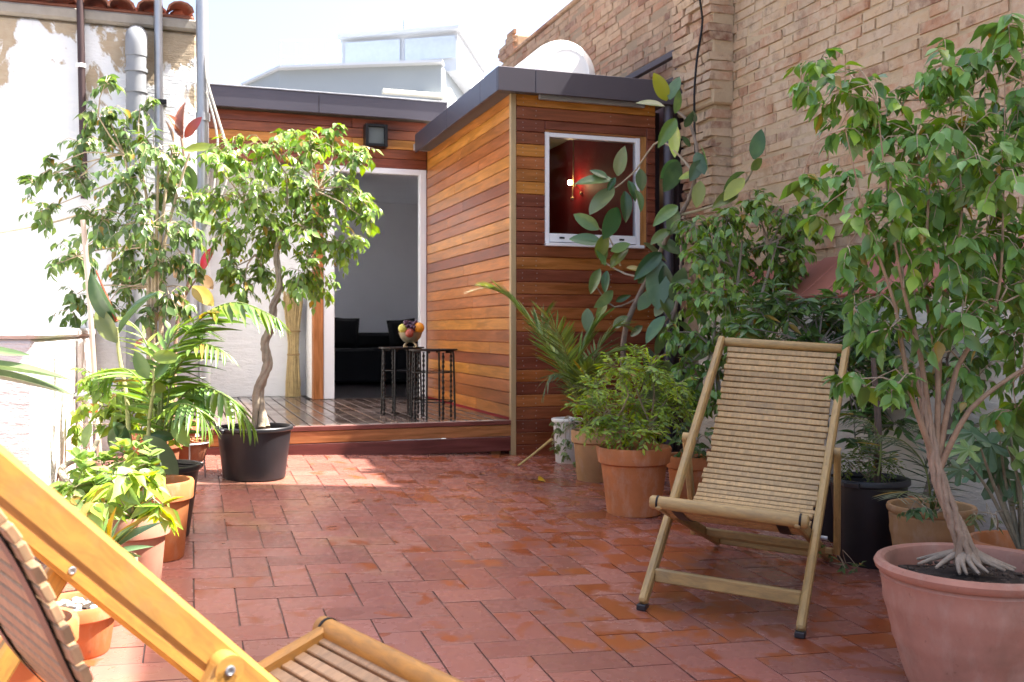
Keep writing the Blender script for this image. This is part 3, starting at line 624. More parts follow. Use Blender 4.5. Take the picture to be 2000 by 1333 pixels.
# ---------------------------------------------------------------- deck chairs
def deckchair(label,x0,y0,hd,w,st,zt,sr,zr,sb,tb,prof,cols,group='slatted wooden deck chairs'):
    ch=thing('deck_chair',label,'deck chair',(0,0,0),group)
    u=Vector((cos(hd),sin(hd),0)); u=(u-nn*u.dot(nn)).normalized(); v=nn.cross(u)
    M=Matrix((u,v,nn)).transposed().to_4x4(); M.translation=Vector((x0,y0,fz(x0,y0)))
    ch.matrix_basis=M
    frame_c,slat_c=cols
    def bar(name,a,b,wd,th,c=.005,col=frame_c,ext=0,round_=False,par=ch):
        a,b=Vector(a),Vector(b); d=(b-a); L=d.length
        x=d.normalized(); 
        l=Vector((0,1,0)); l=(l-x*l.dot(x)); l=l.normalized() if l.length>.1 else Vector((0,0,1)); z=x.cross(l)
        B=Matrix((x,l,z)).transposed().to_4x4(); B.translation=(a+b)/2
        m=MB()
        if round_: m.lathe([(.0001,-L/2),(wd*.8,-L/2),(wd,-L/2+.006),(wd,L/2-.006),(wd*.8,L/2),(.0001,L/2)],14,Matrix.Rotation(pi/2,4,'Y'))
        else: m.box(-L/2-ext,L/2+ext,-wd/2,wd/2,-th/2,th/2,c)
        return ob(name,m.me(name,round_),TEAK,par,B,color=col,local=True)
    l=w/2-.015; A=lambda t:Vector((st*t,0,zt*t))
    for s in(-1,1):
        e=Vector((0,s*l,0)); d=A(1).normalized()
        bar('long_rail',A(0)+e+Vector((0,0,.02)),A(1)+e+d*.02,.03,.05,.008)
        m=MB(); q=A(0)+e; m.box(q.x-.028,q.x+.02,q.y-.017,q.y+.017,.001,.022,.003); ob('foot_cap',m.me('foot_cap'),BLACKP,ch,local=True)
        # seat frame rails run inside the long rails
        f0=Vector((sr,s*(l-.032),zr-.005)); f1=Vector((sb,s*(l-.032),.03)); bar('seat_rail',f0,f1,.026,.045,.006,ext=.02)
        # prop on the outside, with a rounded head and a bolt
        t0=A(tb)+Vector((0,s*(l+.029),0)); t1=f0+(f1-f0)*.80; t1.y=s*(l+.029); t1.z+=.0
        bar('prop',t0,t1,.026,.042,.006,ext=.004)
        m=MB(); m.lathe([(.0001,-.013),(.0205,-.013),(.021,-.010),(.021,.010),(.0205,.013),(.0001,.013)],20,Matrix.Translation(t0)@Matrix.Rotation(pi/2,4,'X')); ob('prop_head',m.me('prop_head',True),TEAK,ch,color=frame_c,local=True)
        for yy in(s*(l+.0425),s*(l-.0155)):
            m=MB(); m.lathe([(.0001,-.002),(.0066,-.002),(.0072,-.0005),(.0072,.0008),(.005,.0018),(.0042,.0004),(.0001,.0003)],14,Matrix.Translation((t0.x,yy,t0.z))@Matrix.Rotation(-s*pi/2*(1 if abs(yy)>l else -1),4,'X')); ob('bolt',m.me('bolt',True),STEEL,ch,local=True)
        cr=(f0+(f1-f0)*.36); m=MB(); m.lathe([(.0001,-.03),(.009,-.03),(.009,.03),(.0001,.03)],12,Matrix.Translation((cr.x,s*(l-.0),cr.z))@Matrix.Rotation(pi/2,4,'X')); ob('pivot_bolt',m.me('pivot_bolt',True),STEEL,ch,local=True)
    bar('head_rail',A(1)-Vector((0,l-.016,0)),A(1)+Vector((0,l-.016,0)),.021,0,round_=True)
    q=A(.10)+Vector((0.012,0,0.01)); bar('foot_rail',q-Vector((0,l-.014,0)),q+Vector((0,l-.014,0)),.05,.022)
    R0=Vector((sr,0,zr)); bar('front_roller',R0-Vector((0,w/2-.012,0)),R0+Vector((0,w/2-.012,0)),.024,0,round_=True)
    for s in(-1,1):
        m=MB(); m.lathe([(.0245,-.004),(.026,-.003),(.026,.003),(.0245,.004)],20,Matrix.Translation((sr,s*(w/2-.04),zr))@Matrix.Rotation(pi/2,4,'X')); ob('metal_band',m.me('metal_band',True),IRON,ch,local=True)
    for t in(.70,.985):
        q=Vector((sr,0,zr-.005))+(Vector((sb,0,.03))-Vector((sr,0,zr-.005)))*t; bar('cross_bar',q-Vector((0,l-.046,0)),q+Vector((0,l-.046,0)),.035,.02)
    q=Vector((sr,0,zr))+(Vector((sb,0,.03))-Vector((sr,0,zr)))*.80+Vector((-.0,0,0)); bar('prop_rail',q-Vector((0,l+.015,0)),q+Vector((0,l+.015,0)),.028,.02)
    # sling of slats threaded on two straps
    pts=[Vector((a,0,b)) for a,b in prof]; rd=[0]*len(pts)
    for _ in range(4): pts,rd=crom(pts,rd)
    acc=[0]
    for a,b in zip(pts,pts[1:]): acc.append(acc[-1]+(b-a).length)
    pitch=.0305; n=int(acc[-1]/pitch); k=0
    sm=[]
    for j in range(3):
        m=MB(); m.box(-.0122,.0122,-.24+.004*j,.24-.003*j,-.0065,.0065,.002); sm.append(m.me('slat'))
    for i in range(n+1):
        s=min((i+.3)*pitch,acc[-1]-1e-4)
        while acc[k+1]<s: k+=1
        t=(s-acc[k])/(acc[k+1]-acc[k]); p=pts[k].lerp(pts[k+1],t); x=(pts[k+1]-pts[k]).normalized(); z=x.cross(Vector((0,1,0)))
        B=Matrix((x,Vector((0,1,0)),z)).transposed().to_4x4(); B.translation=p+Vector((0,random.gauss(0,.0025),0))
        kk=random.uniform(.9,1.1); cc=tuple(c*kk for c in slat_c); ob('slat',sm[i%3],TEAK,ch,B@Matrix.Rotation(random.gauss(0,.02),4,'Y')@Matrix.Rotation(random.gauss(0,.0015),4,'Z'),color=cc,local=True)
    for s in(-1,1):
        m=MB()
        for i,p in enumerate(pts[::2]):
            j=min(i*2,len(pts)-2); x=(pts[j+1]-pts[j]).normalized(); z=x.cross(Vector((0,1,0))); 
            for yy in(-.02,.02):
                m.v.append(p-z*.0085+Vector((0,s*.185+yy,0)));m.v.append(p-z*.0105+Vector((0,s*.185+yy,0)))
        for i in range(len(pts[::2])-1):
            a=i*4;b=a+4; m.f+=[[a,a+2,b+2,b],[a+1,b+1,b+3,a+3],[a,b,b+1,a+1],[a+2,a+3,b+3,b+2]]
        ob('strap',m.me('strap'),IRON,ch,local=True)
    return ch
prof=[(-1.115,.925),(-1.01,.76),(-.905,.60),(-.775,.455),(-.61,.335),(-.42,.285),(-.22,.305),(-.055,.372)]
deckchair('weathered slatted deck chair standing on the open tiles facing left',1.785,3.004,3.972,.58,-1.132,.951,-.043,.384,-1.135,.58,prof,((.40,.26,.10),(.47,.31,.14)))
t2=[(-1.04,1.0),(-.93,.88),(-.83,.765),(-.766,.639),(-.70,.50),(-.59,.37),(-.42,.295),(-.22,.305),(-.07,.357)]
deckchair('honey yellow slatted deck chair cut off at the lower left corner',.44,1.894,.431,.575,-1.056,1.034,-.057,.367,-1.06,.551,t2,((.46,.225,.05),(.36,.23,.13)))

# ---------------------------------------------------------------- iron tables, fruit
def table(px,d,r,h,label):
    c=P(px,820,d); c.z=ZD; t=thing('iron_table',label,'table',c,'small iron tables on the deck')
    m=MB(); n=48
    for z,k in((h,1.),(h+.008,1.02),(h+.010,1.02),(h+.002,.94),(h-.004,.93),(h-.006,.0)):
        for j in range(n):
            a=2*pi*j/n; rr=r*k*(1+(.018*abs(sin(a*10)) if k>.95 else 0)); m.v.append(Vector((c.x+rr*cos(a),c.y+rr*sin(a),c.z+z)))
    for i in range(5):
        for j in range(n): m.f.append([i*n+j,i*n+(j+1)%n,(i+1)*n+(j+1)%n,(i+1)*n+j])
    ob('tray_top',m.me('tray_top',True),IRON,t)
    for k in range(4):
        a=pi/4+k*pi/2+.25; x,y=cos(a),sin(a); m=MB(); m.tube([c+Vector((x*r*.55,y*r*.55,h-.012)),c+Vector((x*r*.80,y*r*.80,h-.012)),c+Vector((x*r*.88,y*r*.88,h-.03)),c+Vector((x*r*.95,y*r*.95,.002))],.0075,8,sub=1); ob('leg',m.me('leg',True),IRON,t)
    for k in range(4):
        a=k*pi/2+.25; x,y=cos(a),sin(a); m=MB(); ps=[];rd=[]
        for i in range(57):
            u=i/56; ps.append(c+Vector((x*r*.86,y*r*.86,.004+(h-.018)*u))); rd.append(.006+.0045*(sin(u*pi*26)>0))
        m.tube(ps,rd,8); ob('twisted_leg',m.me('twisted_leg',True,80),IRON,t)
    for zz in(.13,.34): m=MB(); m.lathe([(r*.86,zz-.004),(r*.88,zz),(r*.86,zz+.004),(r*.84,zz),(r*.86,zz-.004)],40,Matrix.Translation(c)); ob('ring',m.me('ring',True),IRON,t)
    return c
ca=table(784,7.43,.167,.505,'black iron table under the fruit bowl, nearer the door'); cb=table(846,7.10,.172,.495,'black iron table without a bowl, nearer the boarded wall')
fc=P(808,683,7.40); fc.z=ZD+.505; fc.x=ca.x+.07; fc.y=ca.y
fbw=thing('fruit_bowl','small ornate metal bowl holding fruit on the iron table','bowl',fc)
m=MB(); m.lathe([(.02,.045),(.05,.05),(.075,.08),(.09,.12),(.087,.12),(.07,.083),(.045,.056),(.001,.052)],28,Matrix.Translation(fc)); ob('cup',m.me('cup',True),m_simple('aged_silver',(.42,.36,.24),.35,.7,.3,20),fbw)
for k in range(4):
    a=k*pi/2+.5; x,y=cos(a),sin(a); m=MB(); m.tube([fc+Vector((x*r_,y*r_,z_)) for r_,z_ in((.02,.05),(.05,.035),(.065,.012),(.05,.004),(.04,.015))],.007,8,sub=2); ob('scroll_foot',m.me('scroll_foot',True),BRASS,fbw)
ORG=m_simple('fruit_skin',(.6,.3,.05),.45,0,.15,20,.1,tint=True)
for (dx,dy,dz,r,c,nm,lb_) in((.055,-.045,.155,.042,(.75,.27,.015),'orange','bright orange on the right of the fruit bowl'),(-.065,-.03,.15,.036,(.50,.45,.08),'lemon','pale yellow fruit on the left of the fruit bowl'),(-.02,-.06,.115,.036,(.30,.05,.03),'apple','red apple low at the front of the fruit bowl'),(.02,.04,.14,.04,(.34,.07,.03),'apple','red apple at the back of the fruit bowl')):
    ob(nm,sphere(r,fc+Vector((dx,dy,dz)),n=18).me(nm,True,80),ORG,color=c,label=lb_,cat=nm)
m=MB()
for k in range(46):
    a=random.uniform(0,2*pi); u=random.random(); p=fc+Vector((.055*cos(a)*math.sqrt(u)-.005,.05*sin(a)*math.sqrt(u)-.035,.14+.065*random.random())); s=sphere(.0125,p,n=8); m.add(s.v,s.f)
ob('grape_bunch',m.me('grape_bunch',True,80),SHINY,color=(.07,.022,.05),label='bunch of dark purple grapes heaped on the fruit bowl',cat='grapes')

# ---------------------------------------------------------------- tap, hose, stake at left
tp=thing('garden_tap','garden tap with an orange hose connector on the left wall','tap',P(180,780,5.0))
a=P(140,775,5.0); b=P(170,770,4.95); c=P(180,800,4.9)
m=MB(); m.tube([a,b,P(178,778,4.92),P(180,792,4.9)],.016,12,sub=1); ob('spout',m.me('spout',True),STEEL,tp)
m=MB(); m.tube([P(180,788,4.9),P(181,806,4.9)],.024,14); ob('connector',m.me('connector',True),SHINY,tp,color=(.62,.09,.02))
m=MB(); m.tube([P(181,806,4.9),P(185,823,4.9)],.017,12); ob('nozzle',m.me('nozzle',True),PAINT,tp,color=(.5,.5,.5))
m=MB(); m.tube([P(182,746,4.9),P(218,749,4.9)],.012,8); ob('lever',m.me('lever',True),SHINY,tp,color=(.03,.12,.4))
m=MB(); m.tube([P(185,822,4.9),P(193,850,4.85),P(175,885,4.6),P(120,915,4.35),P(140,950,4.2),P(168,985,4.1),P(178,1015,4.0),P(165,1040,4.0)],.012,8,sub=3); ob('garden_hose',m.me('garden_hose',True),PAINT,color=(.32,.29,.22),label='thin grey garden hose hanging from the tap into the left plants',cat='hose')
m=MB(); m.tube([P(162,430,5.0),P(176,600,5.0),P(190,830,5.0),P(196,905,5.0)],.013,8,sub=1); ob('plant_stake',m.me('plant_stake',True),PAINT,color=(.46,.36,.29),label='slim tan plant stake rising through the left greenery',cat='stake')
# ---------------------------------------------------------------- pots
TC=dict(orange=(.50,.18,.065),pink=(.49,.235,.165),ochre=(.42,.24,.11),red=(.40,.15,.075),pale=(.48,.27,.17))
m_crumb=m_simple('soil_crumb',(.10,.07,.05),.95,0,.6,3,.3)
def pot(t,c,rt,rb,h,style='rim',col='orange',soil=.86):
    c=Vector(c); T=Matrix.Translation(c-Vector((0,0,.004))); cc=TC.get(col,(.02,.02,.02)); mt={'plastic':BLACKP,'bucket':WHITEP}.get(style,TERRA)
    th=.012 if style in('rim','round') else .005
    m=MB(); hb=h*.78 if style=='rim' else h
    rr=lambda z:rb+(rt-rb)*z/h
    if style=='rim':
        k=.95; m.lathe([(.001,0),(rb*.96,0),(rb,.006),(rr(hb)*k,hb),(rr(hb)*k-th,hb),(rb-th,.02),(.001,.02)],44,T); body=ob('pot_body',m.me('pot_body',True),mt,t,color=cc)
        m=MB(); m.lathe([(rr(hb)*k-th,hb-.012),(rr(hb)*k+.001,hb-.012),(rr(hb)*k+.014,hb-.004),(rt+.003,h-.010),(rt-.002,h),(rt-.014,h-.002),(rt-.02,h-.014),(rr(hb)*k-th,hb-.004)],44,T); ob('rim',m.me('rim',True),TERRA,t,color=cc)
    elif style=='round':
        pr=[(.001,0),(rb*.94,0),(rb,.012)]
        for z in np.linspace(.1,.86,16): pr.append((rr(h*z)*(1+.05*sin(pi*z)),h*z))
        pr=[(r+(.003 if abs(z/h-.40)<.028 or abs(z/h-.68)<.028 else 0),z) for r,z in pr]
        pr+=[(rt*.985,h*.875),(rt*.95,h*.90),(rt*.955,h*.92)]; m.lathe(pr,56,T); ob('pot_body',m.me('pot_body',True),mt,t,color=cc)
        m=MB(); m.lathe([(rt*.955,h*.905),(rt*.99,h*.905),(rt*1.03,h*.93),(rt*1.045,h*.965),(rt*1.02,h*.995),(rt*.97,h),(rt*.93,h*.985),(rt*.91,h*.95),(rt*.90,h*.8),(rt*.86,h*.5)],56,T); ob('rim',m.me('rim',True),mt,t,color=cc)
    else:
        m.lathe([(.001,0),(rb*.97,0),(rb,.005),(rt,h*.93),(rt-th,h*.93),(rb-th,.01),(.001,.01)],44,T); ob('pot_body',m.me('pot_body',True),mt,t,color=cc)
        m=MB(); m.lathe([(rt-th,h*.92),(rt+.004,h*.92),(rt+.012,h*.94),(rt+.012,h*.985),(rt+.008,h),(rt-.003,h),(rt-th-.002,h*.95)],44,T); ob('rim',m.me('rim',True),mt,t,color=cc)
        if style=='plastic':
            for s in(0,pi):
                a=s+.5; m=MB(); m.box(-.035,.035,-.008,.014,-.022,.0,.003,T@Matrix.Translation((cos(a)*(rt+.014),sin(a)*(rt+.014),h*.985))@Matrix.Rotation(a-pi/2,4,'Z')); ob('handle',m.me('handle'),mt,t)
    if soil:
        m=MB(); n=28; rs=rr(h*soil)-th-.006 if style!='round' else rt*.9
        m.lathe([(rs,h*soil-.004),(rs*.75,h*soil+.004),(rs*.45,h*soil+.010),(rs*.2,h*soil+.012),(.001,h*soil+.014)],n,T,wob=.02)
        m.v=[p+Vector((0,0,random.gauss(0,.004))) for p in m.v]; ob('soil',m.me('soil',True,80),SOIL,t)
        m=MB()
        for k in range(int(40+rt*500)):
            a=random.uniform(0,2*pi);q=rs*.95*math.sqrt(random.random()); s=random.uniform(.003,.011); v,f=cboxvf(s,s*.7,s*.5,s*.3); m.add(v,f,T@Matrix.Translation((cos(a)*q,sin(a)*q,h*soil+.006+.006*(1-q/rs)))@Matrix.Rotation(random.uniform(0,6),4,'Z')@Matrix.Rotation(random.gauss(0,.6),4,'X'))
        ob('soil_crumbs',m.me('soil_crumbs'),m_crumb,t,kind='stuff')
    return c+Vector((0,0,h*soil))

# ---------------------------------------------------------------- leaves
def leafVF(w,fold,droop,rows,cols=3,prof=None,ruf=0.):
    prof=prof or [.10,.62,.95,1.,.86,.55,.22,.03]
    V=[];Q=[]
    for i in range(rows):
        t=i/(rows-1); u=t*(len(prof)-1); k=min(int(u),len(prof)-2); wd=w*(prof[k]*(1-(u-k))+prof[k+1]*(u-k))/2
        for j in range(cols):
            s=j/(cols-1)*2-1; V.append((t,s*wd,fold*abs(s)*wd-droop*t*t+ruf*sin(t*19)*abs(s)*w))
    for i in range(rows-1):
        for j in range(cols-1): a=i*cols+j; Q.append((a,a+1,a+cols+1,a+cols))
    return np.array(V,float),np.array(Q,int)
FICUS=[leafVF(.58,.28,.10,6),leafVF(.54,.45,.28,6),leafVF(.60,.2,.04,6)]
ROUND=[leafVF(.72,.25,.1,5,3,[.25,.9,1.,.95,.6,.15])]
BROAD=[leafVF(.62,.3,.22,6,3,[.12,.8,1,.85,.5,.2,.03]),leafVF(.55,.45,.1,6,3,[.12,.8,1,.85,.5,.2,.03])]
LANCE=[leafVF(.34,.4,.12,5,3,[.12,.8,1,.75,.35,.05])]
TINY=[leafVF(.42,.3,.1,3,3,[.2,1,.15])]
RUB=[leafVF(.46,.28,.10,9,5,[.14,.6,.9,1,1,.92,.75,.48,.05]),leafVF(.40,.55,.2,9,5,[.14,.6,.9,1,1,.92,.75,.48,.05]),leafVF(.50,.15,.04,9,5,[.14,.6,.9,1,1,.92,.75,.48,.05])]
STRAP=[leafVF(.22,.9,.15,7,3,[.9,1,.95,.8,.6,.35,.04])]
def lmesh(name,VQ): 
    me=bpy.data.meshes.new(name); me.from_pydata(VQ[0].tolist(),[],VQ[1].tolist()); me.polygons.foreach_set('use_smooth',[True]*len(me.polygons)); return me
LM={}
def leafobj_mesh(key,VQ,mat):
    if key not in LM: LM[key]=lmesh('leaf',VQ); LM[key].materials.append(mat)
    return LM[key]
def basis(d,nrm):
    d=d/np.linalg.norm(d,axis=1,keepdims=True); z=nrm-(nrm*d).sum(1,keepdims=True)*d
    ln=np.linalg.norm(z,axis=1,keepdims=True); z=np.where(ln>1e-4,z/np.maximum(ln,1e-6),np.array([[.3,.3,.9]])); y=np.cross(z,d); return np.stack([d,y,z],2)
def joinleaves(name,B,T,sc_,VQs,mat,parent,color,kind='stuff'):
    if len(T)==0: return
    Vall=[];Qall=[];off=0; which=rng.integers(0,len(VQs),len(T))
    for k,(V,Q) in enumerate(VQs):
        ix=np.where(which==k)[0]
        if len(ix)==0: continue
        vv=np.einsum('nij,vj->nvi',B[ix],V)*sc_[ix][:,None,None]+T[ix][:,None,:]
        qq=Q[None]+ (np.arange(len(ix))*len(V))[:,None,None]+off
        Vall.append(vv.reshape(-1,3)); Qall.append(qq.reshape(-1,4)); off+=len(ix)*len(V)
    V=np.concatenate(Vall);Q=np.concatenate(Qall)
    me=bpy.data.meshes.new(name); me.vertices.add(len(V)); me.vertices.foreach_set('co',V.astype('f').ravel()); me.loops.add(Q.size); me.loops.foreach_set('vertex_index',Q.astype('i').ravel())
    me.polygons.add(len(Q)); me.polygons.foreach_set('loop_start',(np.arange(len(Q))*4).astype('i')); me.polygons.foreach_set('use_smooth',np.ones(len(Q),bool)); me.update(); me.validate()
    return ob(name,me,mat,parent,color=color,kind=kind)
def place(B,T,sc_,VQs,key,mat,parent,color,count=300,view=True):
    """the leaves that show largest become leaf objects, the rest one joined part"""
    cp=np.array([0,0,H]); d=np.linalg.norm(T-cp,axis=1)
    fr=np.array([0 if inframe(t,10) else 50 for t in T]); o=np.argsort(d+fr-sc_*2)
    n=min(count,len(o))
    for i in o[:n]:
        k=random.randrange(len(VQs)); M=Matrix(B[i].tolist()).to_4x4()@Matrix.Scale(float(sc_[i]),4); M.translation=Vector(T[i])
        ob('leaf',leafobj_mesh((key,k),VQs[k],mat),mat,parent,M,color=color)
    joinleaves('foliage',B[o[n:]],T[o[n:]],sc_[o[n:]],VQs,mat,parent,color)
def crown(t,clumps,d0,top,leaf,dens,color,mat=LEAF,VQs=FICUS,key='ficus',count=300,droop=.75,thick=1.0,branch_r=.012,bark=(.36,.29,.2),twig_len=.8,lvl=7,djit=.8,forks=None,dgrad=0.,bright=None):
    Bs=[];Ts=[];Sz=[];br=MB(); forks=forks or [top]
    for (px,py,rp,*dd) in clumps:
        dep=d0+(dd[0] if dd else random.uniform(-.5,.5)*djit*.5)+dgrad*(px-clumps[0][0]); c=P(px,py,dep); r=rp/F*dep
        fk=min(forks,key=lambda q:(Vector(q)-c).length); fk=Vector(fk)
        fk=fk+Vector((random.gauss(0,.003),random.gauss(0,.003),random.gauss(0,.006)));mid=(fk+c)*.5+Vector((random.gauss(0,.03),random.gauss(0,.03),random.uniform(.0,.06))); br.tube([fk,mid,c],[branch_r,branch_r*.7,branch_r*.4],6,sub=1)
        nt=max(3,int(dens*(r/leaf)**2*5.2+random.random()))
        for _ in range(nt):
            dv=Vector((random.gauss(0,1),random.gauss(0,1)*thick,random.gauss(0,1))).normalized(); q0=c+dv*r*random.uniform(.0,.35); L=r*random.uniform(.6,1.05)
            q1=q0+dv*L*.6+Vector((0,0,.06*L)); q2=q0+dv*L-Vector((0,0,L*.25))
            tw=min(.0035,leaf*.04); br.tube([q0,q1,q2],[tw,tw*.7,tw*.35],3,cap=False)
            for i in range(lvl):
                u=(i+.7+random.uniform(-.3,.3))/lvl; p=(q0*(1-u)**2+q1*2*u*(1-u)+q2*u*u); tg=(q2-q0).normalized(); sd=tg.cross(Vector((0,0,1))); sd=sd.normalized() if sd.length>.05 else Vector((1,0,0))
                dr=tg*random.uniform(.2,.8)+sd*(1 if i%2 else -1)*random.uniform(.3,.9)+Vector((0,0,-droop*random.uniform(.5,1.4)))
                out=(p-c); nr=Vector((0,0,.9))+out.normalized()*.7+Vector((random.gauss(0,.35),random.gauss(0,.35),random.gauss(0,.2)))
                Bs.append((*dr,*nr)); Ts.append(tuple(p)); Sz.append(leaf*random.uniform(.5,1.25))
    A=np.array(Bs); B=basis(A[:,:3],A[:,3:]); T=np.array(Ts); Z=np.array(Sz)
    ob('branches',br.me('branches',True,80),BARK,t,color=bark,kind='stuff')
    place(B,T,Z,VQs,key,mat,t,color,count)
    return len(T)
def braid(t,pts,r0,r1,n=3,turns=2.2,off=.8,color=(.36,.30,.22),flare=True):
    pts=[Vector(p) for p in pts]; rd=[0]*len(pts)
    for _ in range(3): pts,rd=crom(pts,rd)
    N=len(pts)
    for k in range(n):
        ps=[];rs=[]
        for i,p in enumerate(pts):
            u=i/(N-1); a=2*pi*(k/n+turns*u); r=r0*(1-u)+r1*u; e=r*off*(1+(.9*max(0,.12-u)/.12 if flare else 0)); ps.append(p+Vector((cos(a)*e,sin(a)*e,0))+Vector((random.gauss(0,.0015),random.gauss(0,.0015),0))); rs.append(r*(1+.25*random.uniform(-.3,.5)+(.35*max(0,.1-u)/.1 if flare else 0)))
        m=MB(); m.tube(ps,rs,10); ob('trunk',m.me('trunk',True,80),BARK,t,color=color)
GF=(.072,.155,.035); GFD=(.055,.12,.04); GFR=(.13,.25,.045)

# ---- ficus in the black pot at the deck
b=PF(497,932); t=thing('potted_ficus','small ficus tree with a twisted trunk in a black pot before the deck','potted tree',b)
pot(t,b,.208,.175,.30,'plastic')
D=5.72
braid(t,[P(509,835,D),P(505,765,D),P(523,715,D),P(517,672,D),P(531,636,D),P(534,596,D),P(546,560,D),P(540,500,D),P(548,450,D)],.0165,.007,4,1.7,1.1,(.33,.27,.20))
crown(t,[(450,305,55),(530,300,55),(605,290,50),(650,268,35),(690,310,45),(425,385,45),(500,380,60),(580,370,65),(650,380,60),(705,390,40),(445,455,50),(530,455,60),(610,450,60),(670,470,42),(450,525,42),(510,545,45),(590,530,50),(630,562,32),(475,568,25),(718,432,25),(420,320,30),(560,265,25)],D,P(538,520,D),.056,.68,(.16,.26,.045),forks=[P(542,520,D),P(540,470,D),P(520,450,D),P(590,440,D),P(480,400,D),P(620,370,D),P(560,400,D),P(500,500,D),P(600,500,D)],branch_r=.006)
# ---- ficus at the left wall
b=Vector((-.13,5.62,fz(-.13,5.62))); t=thing('potted_ficus','tall many stemmed ficus in front of the peeling white wall','potted tree',b); D=5.35
pot(t,b,.16,.12,.28,'rim','red')
fkL=[]
for (x0,x1,x2) in((285,300,270),(300,305,310),(318,312,335),(295,285,240),(308,320,370)):
    fkL+=[P(x1+(x2-x1)*u,480-180*u,D) for u in(0,.25,.5,.75,1)]+[P((x0+x1)/2+(x1-x0)*.25,560,D)]; m=MB(); m.tube([Vector((b.x+(x0-300)*.0018,b.y+random.gauss(0,.03),b.z+.24)),P((x0+x1)/2,640,D),P(x1,480,D),P(x2,300,D)],[.014,.012,.010,.005],8,sub=2); ob('stem',m.me('stem',True,80),BARK,t,color=(.42,.33,.22))
crown(t,[(205,165,28),(195,222,45),(275,210,32),(160,278,40),(240,270,48),(300,292,52),(345,312,36),(100,330,32),(62,358,26),(150,350,48),(240,350,58),(325,372,50),(378,392,26),(85,412,38),(200,430,58),(290,440,58),(360,450,38),(150,500,48),(240,500,56),(320,512,50),(372,520,26),(103,520,20),(150,575,30),(140,605,30),(250,560,38),(330,575,36),(205,610,32),(290,615,30),(360,600,25)],D,P(300,480,D),.058,.62,(.10,.165,.045),forks=fkL,branch_r=.005,bark=(.42,.33,.22))
# ---- big ficus in the pink pot at right
b=PF(1901,1348); t=thing('potted_ficus','large glossy ficus with a braided trunk in the big pink pot','potted tree',b); D=2.92
pot(t,b,.266,.178,.385,'round','pink',.84)
braid(t,[P(1895,1100,D),P(1870,1030,D),P(1838,950,D),P(1818,860,D),P(1803,780,D),P(1795,720,D)],.0105,.0035,7,1.1,1.9,(.33,.235,.165))
m=MB()
for k in range(16):
    a=random.uniform(0,2*pi); L=random.uniform(.06,.15); o0=P(1893,1098,D); m.tube([o0+Vector((cos(a)*.015,sin(a)*.015,.03)),o0+Vector((cos(a)*L*.5,sin(a)*L*.5,.012)),o0+Vector((cos(a+.3)*L,sin(a+.3)*L,-.012))],[.013,.009,.004],7,sub=2)
ob('roots',m.me('roots',True,80),BARK,t,color=(.34,.26,.19))
lim=[[(1826,900),(1790,760),(1735,600),(1690,420),(1640,250)],[(1826,905),(1800,700),(1775,560),(1740,380),(1700,200)],[(1830,910),(1850,700),(1870,560),(1880,400),(1850,200)],[(1832,915),(1880,720),(1930,600),(1970,420),(1960,150)],[(1828,900),(1830,720),(1810,560),(1800,330)],[(1834,920),(1900,800),(1990,720)]]
fk=[]
for q in lim:
    dz=random.uniform(-.18,.18); m=MB(); ps=[P(x+random.gauss(0,9)*(i>0),y,D+dz*i/4+random.gauss(0,.02)*(i>0)) for i,(x,y) in enumerate(q)]; fk+=ps[1:]; m.tube(ps,[.010,.0075,.005,.003,.0012][:len(ps)],8,sub=2); ob('limb',m.me('limb',True,80),BARK,t,color=(.33,.22,.14))
crown(t,[(1600,120,42),(1650,180,60),(1720,190,60),(1800,170,58),(1850,125,55),(1930,120,80),(1970,50,45),(1990,210,80),(1580,165,22),(1640,250,45),(1700,262,60),(1790,262,78),(1880,262,88),(1960,330,88),(1565,352,28),(1595,420,36),(1660,350,50),(1740,362,70),(1840,385,88),(1930,450,88),(1690,440,50),(1655,480,42),(1760,470,75),(1850,500,88),(1960,560,78),(1700,560,58),(1668,600,42),(1780,580,68),(1880,625,75),(1980,660,66),(1740,640,52),(1690,755,42),(1740,765,48),(1650,745,20),(1795,715,50),(1905,740,58),(1985,800,52),(1880,300,80,.3),(1950,520,90,.3),(1800,420,80,.3),(2070,100,95),(2085,300,110),(2085,520,110),(2060,720,85)],D,P(1815,850,D),.058,.70,GFR,mat=LEAF,forks=fk,branch_r=.0032,bark=(.44,.32,.22),djit=.9)
m=MB()
# ---- bushy ficus behind the chair
b=Vector((3.06,4.95,fz(3.06,4.95))); t=thing('potted_ficus','bushy ficus between the rubber plant and the deck chair','potted tree',b); D=5.75
pot(t,b,.17,.13,.30,'rim','red')
for (x1,x2) in((1400,1390),(1420,1450),(1440,1520)):
    m=MB(); m.tube([b+Vector((random.gauss(0,.03),0,.26)),P(x1,740,D),P((x1+x2)/2,600,D),P(x2,470,D)],[.016,.013,.010,.005],8,sub=2); ob('stem',m.me('stem',True,80),BARK,t,color=(.30,.25,.19))
crown(t,[(1358,440,38),(1420,430,45),(1480,402,40),(1540,420,38),(1582,392,26),(1380,510,50),(1450,500,55),(1520,480,50),(1572,452,32),(1350,580,42),(1420,580,58),(1490,560,48),(1370,660,42),(1430,650,48),(1338,720,32),(1390,725,35),(1450,720,40),(1500,620,42),(1540,540,40),(1560,500,30),(1480,680,40),(1350,780,30),(1400,790,35),(1320,650,28)],D,P(1420,600,D),.060,.9,(.12,.215,.035),forks=[P(1400,600,D),P(1430,520,D),P(1500,480,D),P(1390,680,D)],branch_r=.008,bark=(.3,.25,.19),count=250)
